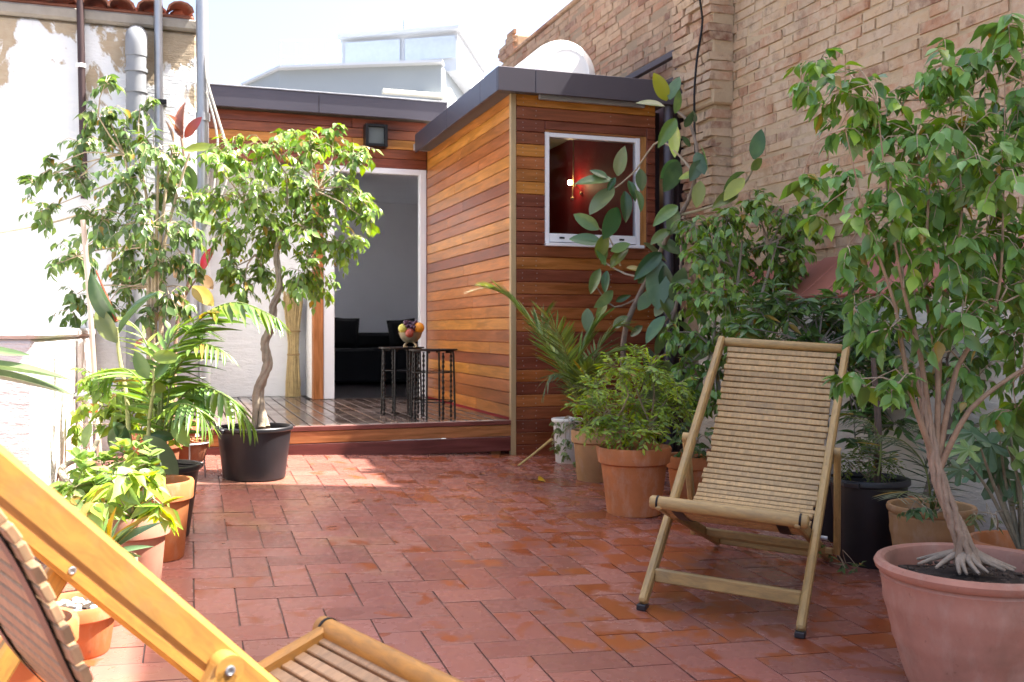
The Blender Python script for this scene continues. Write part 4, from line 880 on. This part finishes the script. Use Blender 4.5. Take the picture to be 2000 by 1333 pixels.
# ---- dark shrub along the low wall
b=Vector((3.1,4.1,fz(3.1,4.1))); t=thing('potted_shrub','dark green narrow leaved shrub behind the deck chair','potted shrub',b); D=4.95
pot(t,b,.17,.13,.30,'plastic')
m=MB(); m.tube([b+Vector((0,0,.25)),P(1610,800,D),P(1600,680,D)],[.014,.012,.008],8,sub=2); ob('stem',m.me('stem',True,80),BARK,t,color=(.2,.17,.14))
crown(t,[(1478,612,42),(1540,608,46),(1600,620,50),(1660,618,48),(1720,640,46),(1500,668,38),(1570,675,45),(1650,690,48),(1720,705,40),(1690,770,38),(1600,740,40),(1740,770,30),(1510,580,30),(1580,590,35),(1640,585,30),(1690,660,40),(1760,690,40),(1780,640,30),(1630,650,40),(1450,640,30),(1680,820,35),(1720,800,38),(1760,760,38),(1700,740,38),(1750,830,30),(1670,860,25)],D,P(1600,680,D),.075,1.3,(.07,.14,.03),VQs=LANCE,key='lance',droop=.15,count=120,forks=[P(1600,680,D)],branch_r=.006,bark=(.2,.17,.14))
# ---- fine leaved bush in the big terracotta pot
b=PF(1238,1002); t=thing('potted_bush','feathery light green bush in the large plain terracotta pot','potted shrub',b); D=5.2
pot(t,b,.197,.142,.36,'rim','orange')
top=P(1240,860,D)
crown(t,[(1160,760,48),(1210,722,42),(1270,722,42),(1320,752,36),(1180,812,46),(1240,790,58),(1300,800,48),(1148,832,26),(1338,802,22),(1262,845,34),(1212,845,38),(1240,700,28),(1130,790,22)],D,top,.034,.75,(.21,.31,.04),VQs=TINY,key='tiny',mat=LEAFS,droop=.1,count=0,forks=[top,P(1200,830,D),P(1270,830,D)],branch_r=.006,bark=(.30,.24,.16),lvl=9)

# ---- twiggy shrub on the white wall at the right edge
b=Vector((3.2,3.62,fz(3.2,3.62))); t=thing('potted_shrub','loose twiggy shrub spread over the white wall at the right edge','potted shrub',b); D=4.55
pot(t,b,.15,.11,.28,'rim','red')
fkS=[]
for q in ([(1860,820),(1900,740),(1960,690)],[(1850,800),(1850,700),(1880,620)],[(1870,840),(1940,800),(2010,770)],[(1855,820),(1810,740),(1790,660)],[(1870,830),(1930,740),(2020,640)]):
    m=MB(); ps=[P(x,y,D) for x,y in q]; fkS+=ps; m.tube([b+Vector((0,0,.24))]+ps,[.012,.009,.006,.003],7,sub=2); ob('stem',m.me('stem',True,80),BARK,t,color=(.16,.12,.09))
crown(t,[(1800,650,40),(1850,640,40),(1900,630,40),(1960,650,45),(1830,710,38),(1900,700,40),(1970,720,40),(1800,770,34),(1870,790,34),(1940,780,38),(1990,840,34),(1830,850,34),(1900,860,34),(2030,700,50),(2040,600,50)],D,fkS[0],.062,.75,(.09,.165,.035),droop=.5,count=150,forks=fkS,branch_r=.004,bark=(.16,.12,.09))
# ---- leaf by leaf plants
def zz(k,x,y):
    ox_,oy_,s=dict(a=(0,0,.375),b=(0,450,.375),c=(0,850,.3623),g=(950,50,.3376),h=(900,480,.4125))[k]; return ox_+x*s,oy_+y*s
def bigleaf(t,bx,by,tx,ty,d,col,dd=0,VQs=RUB,mat=None,key='rub',wv=None,up=.5):
    a,b=P(bx,by,d),P(tx,ty,d+dd); L=(b-a).length; n=Vector((-S*.9,-C*.9,up))+Vector((random.gauss(0,.45),random.gauss(0,.3),random.gauss(0,.4)))
    B=basis(np.array([b-a]),np.array([n]))[0]; k=random.randrange(len(VQs)) if wv is None else wv
    M=Matrix(B.tolist()).to_4x4()@Matrix.Scale(L,4); M.translation=a; mat=mat or LEAFB
    return ob('leaf',leafobj_mesh((key,k),VQs[k],mat),mat,t,M,color=tuple(c*random.uniform(.85,1.15) for c in col))
DK,MD,LM_,GY,RD,BR,YL=(.045,.09,.03),(.10,.165,.04),(.22,.30,.05),(.12,.19,.08),(.28,.075,.05),(.20,.11,.045),(.38,.28,.06)
b=Vector((2.93,6.15,fz(2.93,6.15))); t=thing('potted_rubber_plant','tall leggy rubber plant in front of the cabin window','potted plant',b)
pot(t,b,.15,.11,.27,'rim','red')
dep=lambda px:6.75-max(0,px-1220)*.0032
def stem(ps,r0,r1,col=(.22,.17,.13)):
    m=MB(); n=len(ps); m.tube([Vector(p) for p in ps],[r0+(r1-r0)*i/(n-1) for i in range(n)],8,sub=2); ob('stem',m.me('stem',True,80),BARK,t,color=col)
SP=lambda *a:[P(x,y,dep(x)) for x,y in a]
stem([b+Vector((0,0,.22))]+SP((1217,674),(1242,591),(1271,534),(1300,470),(1335,410),(1352,370),(1362,300),(1345,240),(1318,215)),.022,.008)
stem([b+Vector((.03,0,.22))]+SP((1272,720),(1296,665),(1320,600),(1330,520),(1330,440)),.018,.008)
stem(SP((1290,490),(1240,540),(1170,505)),.009,.005,(.4,.34,.26)); stem(SP((1348,330),(1290,275),(1244,330),(1205,365),(1185,372)),.008,.004,(.35,.28,.2)); stem(SP((1330,420),(1400,400),(1450,365),(1475,320)),.010,.005,(.3,.26,.16)); stem(SP((1212,520),(1190,465),(1160,440)),.007,.004,(.45,.36,.25)); stem(SP((1250,580),(1200,600),(1165,560)),.008,.004); stem(SP((1320,600),(1290,640),(1262,660)),.008,.004)
Lg=[((1045,435),(970,275),LM_),((1060,430),(1115,290),GY),((1030,470),(868,435),GY),((1090,510),(1120,370),MD),((1095,540),(1000,690),MD),((1095,570),(1085,765),LM_),((1150,590),(1195,500),DK),((760,870),(795,700),GY),((700,885),(600,830),DK),((735,895),(510,900),GY),((735,935),(595,1090),GY),((890,830),(900,960),DK),((860,950),(910,1065),MD),((800,960),(815,1130),DK),((760,1055),(680,1235),DK),((650,1180),(505,1090),MD),((665,1255),(480,1225),GY),((1105,780),(1010,885),MD),((1115,790),(1030,960),DK),((1228,860),(1108,878),LM_),((1215,735),(1262,860),DK),((1238,690),(1292,860),MD),((1238,900),(1215,1055),LM_),((1105,1045),(972,1138),GY),((1098,1060),(1062,1215),GY),((1062,1180),(950,1258),MD),((1548,775),(1592,600),DK),((1530,835),(1598,770),MD),((1495,850),(1355,940),MD),((1490,885),(1375,1005),LM_),((1455,965),(1320,1035),MD),((1205,560),(1200,490),DK),((720,1305),(832,1262),MD),((640,1290),(690,1390),MD),((1180,700),(1130,640),DK),((820,900),(870,1010),DK),((745,880),(700,960),DK),((1240,780),(1180,900),DK)]
for a,e,c in Lg:
    x,y=zz('g',*a);u,v=zz('g',*e); bigleaf(t,x,y,u,v,dep(x)-.05,c,random.uniform(-.1,.06))
Lh=[((668,90),(690,15),MD),((660,110),(608,228),MD),((692,120),(678,222),DK),((712,105),(790,0),MD),((720,215),(638,295),GY),((692,265),(640,345),MD),((600,298),(600,412),GY),((720,385),(788,335),DK),((840,305),(925,200),MD),((920,335),(975,245),GY),((965,335),(872,455),GY),((965,385),(925,520),MD),((1000,440),(1012,525),MD),((735,265),(800,235),DK),((785,105),(865,115),YL),((650,60),(690,-60),MD),((840,180),(900,90),DK),((1010,180),(1090,170),GY),((860,380),(800,430),DK)]
for a,e,c in Lh:
    x,y=zz('h',*a);u,v=zz('h',*e); bigleaf(t,x,y,u,v,dep(x)-.05,c,random.uniform(-.1,.06))
for k in range(22):
    x,y=random.uniform(1255,1400),random.uniform(430,740); an=random.uniform(0,6.28); L=random.uniform(60,95); bigleaf(t,x,y,x+L*cos(an)*.6,y+abs(L*sin(an))*.9+15,dep(x)-.02,random.choice([DK,DK,MD,MD,GY]),random.uniform(-.1,.1))
# ---- red tipped rubber plant at the left
b=Vector((-.02,6.33,fz(-.02,6.33))); t=thing('potted_rubber_plant','rubber plant with red tipped shoots between white house and ficus','potted plant',b); D=6.1
pot(t,b,.14,.11,.26,'rim','red')
stem([b+Vector((0,0,.22)),P(345,640,D),P(372,540,D),P(378,420,D),P(362,320,D),P(354,270,D)],.014,.007,(.35,.22,.15)); stem([P(350,600,D),P(370,565,D),P(396,530,D)],.008,.004,(.25,.16,.12))
for a,e,c in [((955,722),(930,522),RD),((945,705),(880,580),BR),((962,718),(1048,608),RD),((958,785),(1132,760),MD),((980,865),(1008,1010),MD),((925,950),(815,975),LM_),((1000,1120),(1142,1165),GY),((1000,1015),(1092,1030),LM_),((945,1150),(1015,1300),MD),((900,740),(870,620),BR),((1000,1250),(900,1200),BR),((930,1080),(1010,1130),MD)]:
    x,y=zz('a',*a);u,v=zz('a',*e); bigleaf(t,x,y,u,v,D-.1,c,random.uniform(-.1,.05))
for a,e,c in [((1048,215),(1108,85),RD),((1040,232),(1108,305),BR),((1005,292),(1112,392),YL),((895,332),(1000,430),BR),((860,368),(955,445),YL),((655,325),(660,215),RD),((905,245),(965,155),BR),((820,330),(850,240),BR),((850,420),(800,480),BR),((700,610),(760,560),RD)]:
    x,y=zz('b',*a);u,v=zz('b',*e); bigleaf(t,x,y,u,v,D-.1,c,random.uniform(-.1,.05))
# ---- young rubber plant with big leaves, rear terracotta pot
b=PF(305,1088); t=thing('potted_rubber_plant','low rubber plant with very large leaves in the third pot on the left','potted plant',b); D=4.1
pot(t,b,.142,.105,.31,'rim','orange')
stem([b+Vector((0,0,.26)),P(258,900,D),P(248,780,D+.2),P(232,690,D+.3),P(228,640,D+.3)],.013,.007,(.3,.3,.12)); stem([b+Vector((0,0,.26)),P(290,850,D),P(300,760,D),P(300,720,D)],.010,.005,(.3,.3,.12))
for a,e,c,dz in [((610,478),(440,240),(.05,.075,.02),.2),((625,535),(765,295),(.08,.125,.06),.2),((612,585),(485,395),(.13,.19,.06),.15),((795,655),(940,668),LM_,0),((772,772),(700,630),MD,0),((808,765),(885,670),MD,0),((755,805),(870,830),LM_,0),((650,1020),(540,1130),DK,0),((750,1075),(935,1285),GY,-.1),((785,1065),(915,1080),DK,0),((475,1005),(430,1135),MD,0),((590,1000),(680,1120),DK,0),((900,1000),(985,1130),LM_,-.1)]:
    x,y=zz('b',*a);u,v=zz('b',*e); bigleaf(t,x,y,u,v,D+dz,c,random.uniform(-.08,.08),wv=2 if dz<0 else (1 if a[0]<630 and a[1]<600 else None))
m=MB(); m.tube([P(*zz('b',608,475),D+.19),P(*zz('b',550,330),D+.18),P(*zz('b',500,210),D+.18)],[.008,.006,.003],6,sub=1); ob('red_sheath',m.me('red_sheath',True),SHINY,t,color=(.5,.10,.06))

# ---- palms
def frond(t,pts,n,L,col,droop=.5,w=.09,spread=.9,rad=.006,mat=LEAF,t0=.15,tipc=None):
    ps=[Vector(p) for p in pts]; rd=[rad*(1-.75*i/(len(ps)-1)) for i in range(len(ps))]
    for _ in range(3): ps,rd=crom(ps,rd)
    m=MB(); m.tube(ps,rd,6); N=len(ps); Bs=[];T=[];Z=[]
    for i in range(n):
        u=t0+(1-t0)*i/(n-1); k=min(int(u*(N-1)),N-2); p=ps[k].lerp(ps[k+1],u*(N-1)-k); tg=(ps[min(k+1,N-1)]-ps[k]).normalized(); sd=tg.cross(Vector((0,0,1))); sd=sd.normalized() if sd.length>.1 else Vector((1,0,0))
        for s in(-1,1):
            dr=tg*(.55+.6*u)+sd*s*spread+Vector((0,0,.25-droop))+Vector((random.gauss(0,.07),random.gauss(0,.07),random.gauss(0,.07))); nr=tg.cross(sd*-1)+Vector((0,0,.5))
            Bs.append((*dr,*nr)); T.append(tuple(p)); Z.append(L*(sin(pi*(.18+.74*u))**.7)*random.uniform(.88,1.08))
    A=np.array(Bs); VQ=[leafVF(w,.5,.25*droop,6,3,[.35,.9,1,.85,.5,.04])]
    r_=ob('frond_stalk',m.me('frond_stalk',True),PAINT,t,color=(.16,.2,.05)); joinleaves('frond',basis(A[:,:3],A[:,3:]),np.array(T),np.array(Z),VQ,mat,t,tipc or col,None)
b=PF(312,1046); t=thing('potted_palm','arching green palm in the black pot of the left row','potted palm',b); D=4.3
pot(t,b,.162,.122,.31,'plastic')
c0=b+Vector((0,0,.28))
G1=(.12,.215,.035)
frond(t,[c0,P(318,760,D),P(345,680,D),P(405,612,D),P(470,592,D-.1),P(540,622,D-.15)],28,.26,G1,.7,.15,.75,.009)
frond(t,[c0,P(330,770,D),P(350,715,D-.1),P(395,672,D-.2),P(440,690,D-.3)],18,.2,G1,.7,.12,.7,.006)
frond(t,[c0,P(340,800,D),P(385,757,D),P(440,775,D-.1),P(492,830,D-.1)],24,.24,G1,.75,.14,.8,.008)
frond(t,[c0,P(300,740,D+.1),P(285,670,D+.2),P(255,630,D+.2),P(225,620,D+.2)],16,.16,(.18,.25,.05),.5,.08,.8,.006)
frond(t,[c0,P(310,780,D),P(320,700,D+.1),P(350,640,D+.15),P(395,640,D+.1)],22,.24,G1,.6,.11,.75,.007)
frond(t,[c0,P(300,800,D-.05),P(270,740,D-.1),P(235,720,D-.1),P(205,745,D-.1)],20,.2,G1,.7,.11,.75,.007)
frond(t,[c0,P(325,820,D-.1),P(350,790,D-.2),P(385,800,D-.3),P(410,840,D-.3)],18,.18,G1,.7,.11,.75,.006)
b=PF(1158,938); t=thing('potted_palm','feathery date palm in the ochre pot beside the cabin corner','potted palm',b); D=6.1
pot(t,b,.135,.10,.32,'rim','ochre'); c0=b+Vector((0,0,.26)); G2=(.11,.17,.04)
frond(t,[c0,P(1110,740,D),P(1075,680,D+.05),P(1030,620,D+.1),P(985,575,D+.1),P(950,562,D+.1)],52,.25,G2,.15,.075,.8,.007)
frond(t,[P(985,575,D+.1),P(950,563,D+.1),P(915,572,D+.1)],10,.11,(.42,.36,.26),.1,.06,.7,.004)
frond(t,[c0,P(1130,730,D),P(1140,680,D),P(1160,640,D),P(1185,615,D)],40,.23,G2,.2,.075,.8,.006)
frond(t,[c0,P(1140,750,D),P(1175,700,D-.1),P(1215,680,D-.1),P(1255,690,D-.1)],38,.23,G2,.4,.075,.8,.006)
frond(t,[c0,P(1125,770,D-.1),P(1100,735,D-.15),P(1075,735,D-.2),P(1060,775,D-.2)],18,.15,(.06,.11,.045),.6,.07,.7,.006)
frond(t,[c0,P(1118,760,D),P(1085,700,D+.1),P(1060,640,D+.2),P(1075,600,D+.2)],36,.2,G2,.3,.075,.8,.005)
frond(t,[c0,P(1135,760,D-.1),P(1150,720,D-.2),P(1185,700,D-.3)],32,.2,G2,.3,.075,.8,.005)
frond(t,[c0,P(1125,750,D),P(1105,690,D-.1),P(1085,640,D-.2),P(1050,600,D-.2)],40,.2,G2,.2,.075,.8,.006)
frond(t,[c0,P(1140,760,D),P(1165,690,D+.1),P(1200,640,D+.1),P(1225,640,D+.1)],36,.2,G2,.3,.075,.8,.006)
# ---- trailing plant in the white bucket
b=PF(1108,903); t=thing('potted_ivy','trailing ivy spilling from a white plastic bucket by the cabin wall','potted plant',b); D=6.8
pot(t,b,.098,.082,.31,'bucket'); crown(t,[(1090,835,18,-.1),(1120,830,20,-.1),(1085,870,14,-.14),(1105,885,14,-.16),(1078,880,10,-.1),(1125,905,10,-.2),(1112,860,12,-.16)],D,P(1108,815,D),.035,.5,(.13,.19,.06),VQs=BROAD,key='broadS',mat=LEAFS,droop=.5,count=0,branch_r=.003,lvl=5)
# ---- pale leafy plant, jade, basil like plant, aloe on the left
b=Vector((-.27,4.75,fz(-.27,4.75))); t=thing('potted_plant','light green leafy plant below the tap','potted plant',b); D=4.65
pot(t,b,.13,.10,.25,'rim','red'); crown(t,[(190,735,34),(250,762,42),(310,790,40),(230,800,44),(290,832,36),(342,830,24),(165,790,20),(270,735,25),(205,770,35),(330,770,30),(220,840,30),(150,830,24),(300,750,26)],D,P(250,860,D),.060,1.1,(.21,.31,.055),VQs=BROAD,key='broad',mat=LEAFS,droop=.4,count=140,branch_r=.005,forks=[P(250,850,D),P(270,800,D)],lvl=6)
b=Vector((-.31,4.05,fz(-.31,4.05))); t=thing('potted_jade_plant','jade plant with small round leaves against the low wall','potted plant',b); D=3.85
pot(t,b,.12,.10,.22,'rim','pale'); crown(t,[(150,950,36),(200,912,42),(250,902,36),(128,990,22),(185,965,36),(230,930,36),(290,905,26),(165,915,30),(300,930,22),(265,880,24)],D,P(200,985,D),.050,1.0,(.20,.30,.08),VQs=ROUND,key='round',mat=LEAFS,droop=-.1,count=160,branch_r=.008,bark=(.3,.3,.15),lvl=6)
b=PF(258,1172); t=thing('potted_plant','bright yellow green broad leaved plant in the fourth pot on the left','potted plant',b); D=3.3
pot(t,b,.122,.088,.30,'rim','pink'); crown(t,[(230,962,40),(280,950,36),(302,985,24),(200,985,28),(255,985,35),(240,930,22),(215,945,30),(300,945,24),(318,1000,18),(270,1010,24),(225,1005,24)],D,P(255,1010,D),.082,.95,(.25,.36,.07),VQs=BROAD,key='broad',mat=LEAFS,droop=.5,count=120,branch_r=.004,lvl=5)
b=PF(203,1214); t=thing('potted_aloe','spiky green aloe in a small terracotta pot behind the yellow chair rail','potted plant',b); D=3.1
pot(t,b,.098,.075,.21,'rim','pale')
for a,e in [((588,600),(555,420)),((600,590),(640,430)),((612,605),(775,425)),((622,612),(835,455)),((650,632),(825,588)),((655,645),(735,650)),((580,600),(500,470)),((575,610),(470,540)),((600,600),(590,400)),((610,610),(690,470))]:
    x,y=zz('c',*a);u,v=zz('c',*e); bigleaf(t,x,y,u,v,D,(.12,.22,.09),random.uniform(-.1,.05),VQs=STRAP,key='strap',mat=LEAF)
b=PF(150,1272); t=thing('terracotta_bowl','wide terracotta bowl of pebbles nearest the yellow chair','bowl',b); pot(t,b,.118,.09,.15,'rim','orange',.8)
m=MB()
for k in range(60):
    a=random.uniform(0,2*pi);r=.09*math.sqrt(random.random()); s=sphere(random.uniform(.007,.013),b+Vector((cos(a)*r,sin(a)*r,.128)),(1,1,.7),8); m.add(s.v,s.f)
ob('pebbles',m.me('pebbles',True,80),PAINT,t,color=(.45,.42,.38),kind='stuff')
b=PF(40,1400); t=thing('terracotta_pot','plain terracotta pot half hidden behind the yellow chair slats','pot',b); pot(t,b,.13,.10,.24,'rim','orange')
b=PF(95,1420); m=MB(); m.lathe([(.001,0),(.028,0),(.036,.08),(.033,.08),(.026,.006),(.001,.006)],24,Matrix.Translation(b)); cu=ob('cup',m.me('cup',True),WHITEP,label='small white cup on the tiles at the lower left corner',cat='cup')
m=MB(); m.tube([b+Vector((.034,0,.065)),b+Vector((.058,0,.06)),b+Vector((.056,0,.03)),b+Vector((.031,0,.022))],.004,8,sub=2); ob('handle',m.me('handle',True),WHITEP,cu)
# ---- strelitzia reaching in from the left edge
b=Vector((-.86,3.45,fz(-.86,3.45))); t=thing('potted_strelitzia','large paddle leaf plant reaching in from the left edge','potted plant',b); D=3.0
pot(t,b,.16,.12,.28,'rim','red')
for (x0,y0,x1,y1,k) in((-60,715,142,735,0),(-90,690,60,690,1),(-60,730,148,765,1)):
    bigleaf(t,x0,y0,x1,y1,D,(.17,.25,.11),.05,VQs=[leafVF(.20,.7,.05,9,5,[.3,.8,1,1,.95,.85,.65,.4,.04])],key='strel',wv=0,up=1.5); m=MB(); m.tube([b+Vector((0,0,.24)),P(-150,780,D),P(x0,y0,D)],[.012,.010,.006],8,sub=2); ob('stalk',m.me('stalk',True),PAINT,t,color=(.2,.26,.1))
# ---- wire stand with a bark filled bowl
b=PF(366,938); t=thing('plant_stand','wire stand carrying a bowl of orange bark chips beside the black pot','plant stand',b)
for k in range(3):
    a=k*2*pi/3+.6; m=MB(); m.tube([b+Vector((cos(a)*.12,sin(a)*.12,.002)),b+Vector((cos(a)*.11,sin(a)*.11,.13)),b+Vector((cos(a)*.125,sin(a)*.125,.21))],.005,8,sub=1); ob('leg',m.me('leg',True),STEEL,t)
m=MB(); m.lathe([(.121,.205),(.127,.21),(.121,.215),(.115,.21),(.121,.205)],32,Matrix.Translation(b)); ob('ring',m.me('ring',True),STEEL,t)
m=MB(); m.lathe([(.001,.09),(.07,.09),(.095,.12),(.112,.20),(.118,.22),(.110,.22),(.09,.13),(.001,.11)],32,Matrix.Translation(b)); ob('bowl',m.me('bowl',True),TERRA,t,color=TC['red'])
m=MB()
for k in range(120):
    a=random.uniform(0,2*pi);r=.10*math.sqrt(random.random()); v,f=cboxvf(.013,.008,.004,.002); m.add(v,f,Matrix.Translation(b+Vector((cos(a)*r,sin(a)*r,.215+random.uniform(0,.02))))@Matrix.Rotation(random.uniform(0,6),4,'Z')@Matrix.Rotation(random.gauss(0,.5),4,'X'))
ob('bark_chips',m.me('bark_chips'),PAINT,t,color=(.32,.13,.05),kind='stuff')
# ---- pots along the right wall
b=PF(1352,984); t=thing('potted_herb','terracotta pot with thin greenery behind the deck chair frame','potted plant',b); D=5.5
pot(t,b,.15,.115,.28,'rim','orange'); crown(t,[(1350,870,35),(1330,840,25),(1375,850,30),(1350,900,25)],D,P(1352,900,D),.05,.45,(.08,.14,.05),VQs=BROAD,key='broad',mat=LEAFS,count=0,droop=.2,branch_r=.004)
b=PF(1697,1098); t=thing('potted_asparagus','fluffy light green plant in a tall black tub beside the deck chair','potted plant',b); D=4.35
pot(t,b,.165,.135,.385,'plastic'); crown(t,[(1670,900,38),(1700,890,36),(1730,900,32),(1690,870,25),(1650,895,25),(1715,920,28)],D,P(1695,930,D),.022,.35,(.10,.15,.03),VQs=TINY,key='tiny',mat=LEAFS,count=0,droop=.0,branch_r=.003,lvl=8)
m=MB(); m.tube([b+Vector((.04,0,.33)),P(1716,860,D),P(1712,780,D),P(1705,700,D)],[.018,.016,.014,.01],8,sub=1); ob('stem',m.me('stem',True),BARK,t,color=(.14,.10,.08))
b=Vector((2.95,3.28,fz(2.95,3.28))); t=thing('potted_palm','small fan leaved palm in the round pot left of the pink pot','potted palm',b); D=3.85
pot(t,b,.168,.12,.34,'round','ochre'); c0=b+Vector((0,0,.29)); G3=(.07,.10,.05)
frond(t,[c0,P(1800,980,D),P(1775,960,D-.1),P(1752,972,D-.3)],9,.17,(.13,.16,.10),.35,.07,1.0,.005,t0=.5)
frond(t,[c0,P(1815,950,D),P(1800,900,D),P(1760,860,D),P(1710,850,D)],22,.15,G3,.6,.06,.8,.005)
frond(t,[c0,P(1830,930,D),P(1835,880,D),P(1815,840,D),P(1780,830,D)],20,.15,G3,.6,.06,.8,.005)
frond(t,[c0,P(1845,940,D),P(1870,900,D),P(1910,890,D),P(1940,910,D)],20,.14,G3,.6,.06,.8,.005)
frond(t,[P(1715,930,D+.4),P(1720,870,D+.4),P(1700,825,D+.4),P(1650,815,D+.4)],20,.13,G3,.8,.06,.8,.005)
crown(t,[(1800,985,26),(1780,1000,18),(1840,980,22),(1860,1010,20)],D-.1,P(1820,1010,D),.045,.6,(.07,.13,.05),VQs=BROAD,key='broad',mat=LEAFS,count=0,droop=.4,branch_r=.003,lvl=5)
# fig with lobed leaves
b=Vector((2.93,2.80,fz(2.93,2.80))); t=thing('potted_fig','young fig with lobed leaves in the orange pot at the right edge','potted plant',b); D=3.45
pot(t,b,.18,.13,.31,'rim','orange',.72)
def figVF():
    out=[(0,0)]; 
    lob=[(-150,.35,.1),(-118,.2,.16),(-95,.75,.15),(-62,.36,.2),(-42,.92,.2),(-20,.42,.2),(0,1.05,.2),(20,.42,.2),(42,.92,.2),(62,.36,.2),(95,.75,.15),(118,.2,.16),(150,.35,.1)]
    V=[(0.28,0,.0)]; 
    for a,r,_ in lob:
        for da,rk in(((-9,.9),(0,1),(9,.9)) if r>.5 else ((0,1),)): V.append((.28+.62*r*rk*cos(R(a+da)),.62*r*rk*sin(R(a+da)),-.12*r*r+.03))
    V.append((0,0,0)); n=len(V); Q=[]
    idx=list(range(1,n)); 
    for i in range(0,len(idx)): Q.append((0,idx[i],idx[(i+1)%len(idx)]))
    return np.array(V),Q
fv,fq=figVF(); fm=bpy.data.meshes.new('leaf'); fm.from_pydata(fv.tolist(),[],[list(q) for q in fq]); fm.materials.append(LEAF)
for (x,y,s,an) in((1890,850,.17,200),(1930,870,.16,240),(1975,850,.18,280),(1990,900,.17,300),(1950,920,.17,250),(1880,880,.13,190),(1910,910,.13,230),(2020,880,.16,290),(1985,945,.14,270),(1870,920,.11,220)):
    p=P(x,y,D+random.uniform(-.1,.2)); dr=Vector((C*cos(R(an)),-S*cos(R(an)),sin(R(an))*.7)); n=Vector((-S*.6,-C*.6,.9))+Vector((random.gauss(0,.2),random.gauss(0,.2),0)); B=basis(np.array([dr]),np.array([n]))[0]
    M=Matrix(B.tolist()).to_4x4()@Matrix.Scale(s*1.15,4); M.translation=p-dr*s*.5; ob('leaf',fm,LEAF,t,M,color=random.choice([(.09,.16,.07),(.12,.2,.06),(.07,.14,.07)]))
    m=MB(); m.tube([b+Vector((0,0,.25)),(b+Vector((0,0,.3))+p)/2+Vector((0,0,.05)),p-dr*s*.5],[.008,.006,.003],6,sub=1); ob('stem',m.me('stem',True),BARK,t,color=(.25,.22,.15))
crown(t,[(1930,1010,22),(1980,1000,25),(1900,1000,18)],D-.05,P(1950,1040,D),.04,.35,(.14,.16,.06),VQs=LANCE,key='lance',mat=LEAFS,count=0,droop=.3,branch_r=.003,lvl=5)
# ---- litter on the tiles
p=PF(1063,941); m=MB(); v,f=leafVF(.7,.3,.3,6,3); ob('fallen_leaf',lmesh('fallen_leaf',(v,f)),SHINY,M=Matrix.Translation(p+Vector((-.04,0,.012)))@Matrix.Rotation(.4,4,'Z')@Matrix.Rotation(.5,4,'X')@Matrix.Scale(.085,4),color=(.70,.42,.02),label='curled bright yellow leaf fallen on the wet tiles',cat='leaf')
p=PF(945,928); ob('fallen_leaf',lmesh('fallen_leaf',(v,f)),SHINY,M=Matrix.Translation(p+Vector((0,0,.006)))@Matrix.Rotation(2.,4,'Z')@Matrix.Scale(.045,4),color=(.5,.30,.05),label='small dull yellow leaf on the tiles in front of the deck',cat='leaf')
p=PF(1045,935); ob('fallen_leaf',lmesh('fallen_leaf',(v,f)),SHINY,M=Matrix.Translation(p+Vector((-.03,-.05,.006)))@Matrix.Rotation(1.2,4,'Z')@Matrix.Scale(.05,4),color=(.42,.40,.30),label='pale dry leaf beside the bright yellow leaf',cat='leaf')
m=MB(); m.tube([PF(1012,912)+Vector((0,0,.006)),P(1045,885,6.55),P(1078,858,6.45)],[.007,.008,.010],8,sub=1); ob('dry_stalk',m.me('dry_stalk',True),STRAW,color=(.42,.33,.12),label='dry yellow palm stalk leaning from the tiles to the white bucket',cat='stalk')
t=thing('ground_cover','low green weeds growing at the foot of the tall black tub','weeds',PF(1640,1105)); t['kind']='stuff'
crown(t,[(1620,1085,14),(1650,1100,16),(1675,1108,14),(1600,1075,10)],4.15,P(1650,1105,4.15),.028,.5,(.07,.12,.04),VQs=BROAD,key='broad',mat=LEAFS,count=0,droop=.1,branch_r=.002,lvl=4)
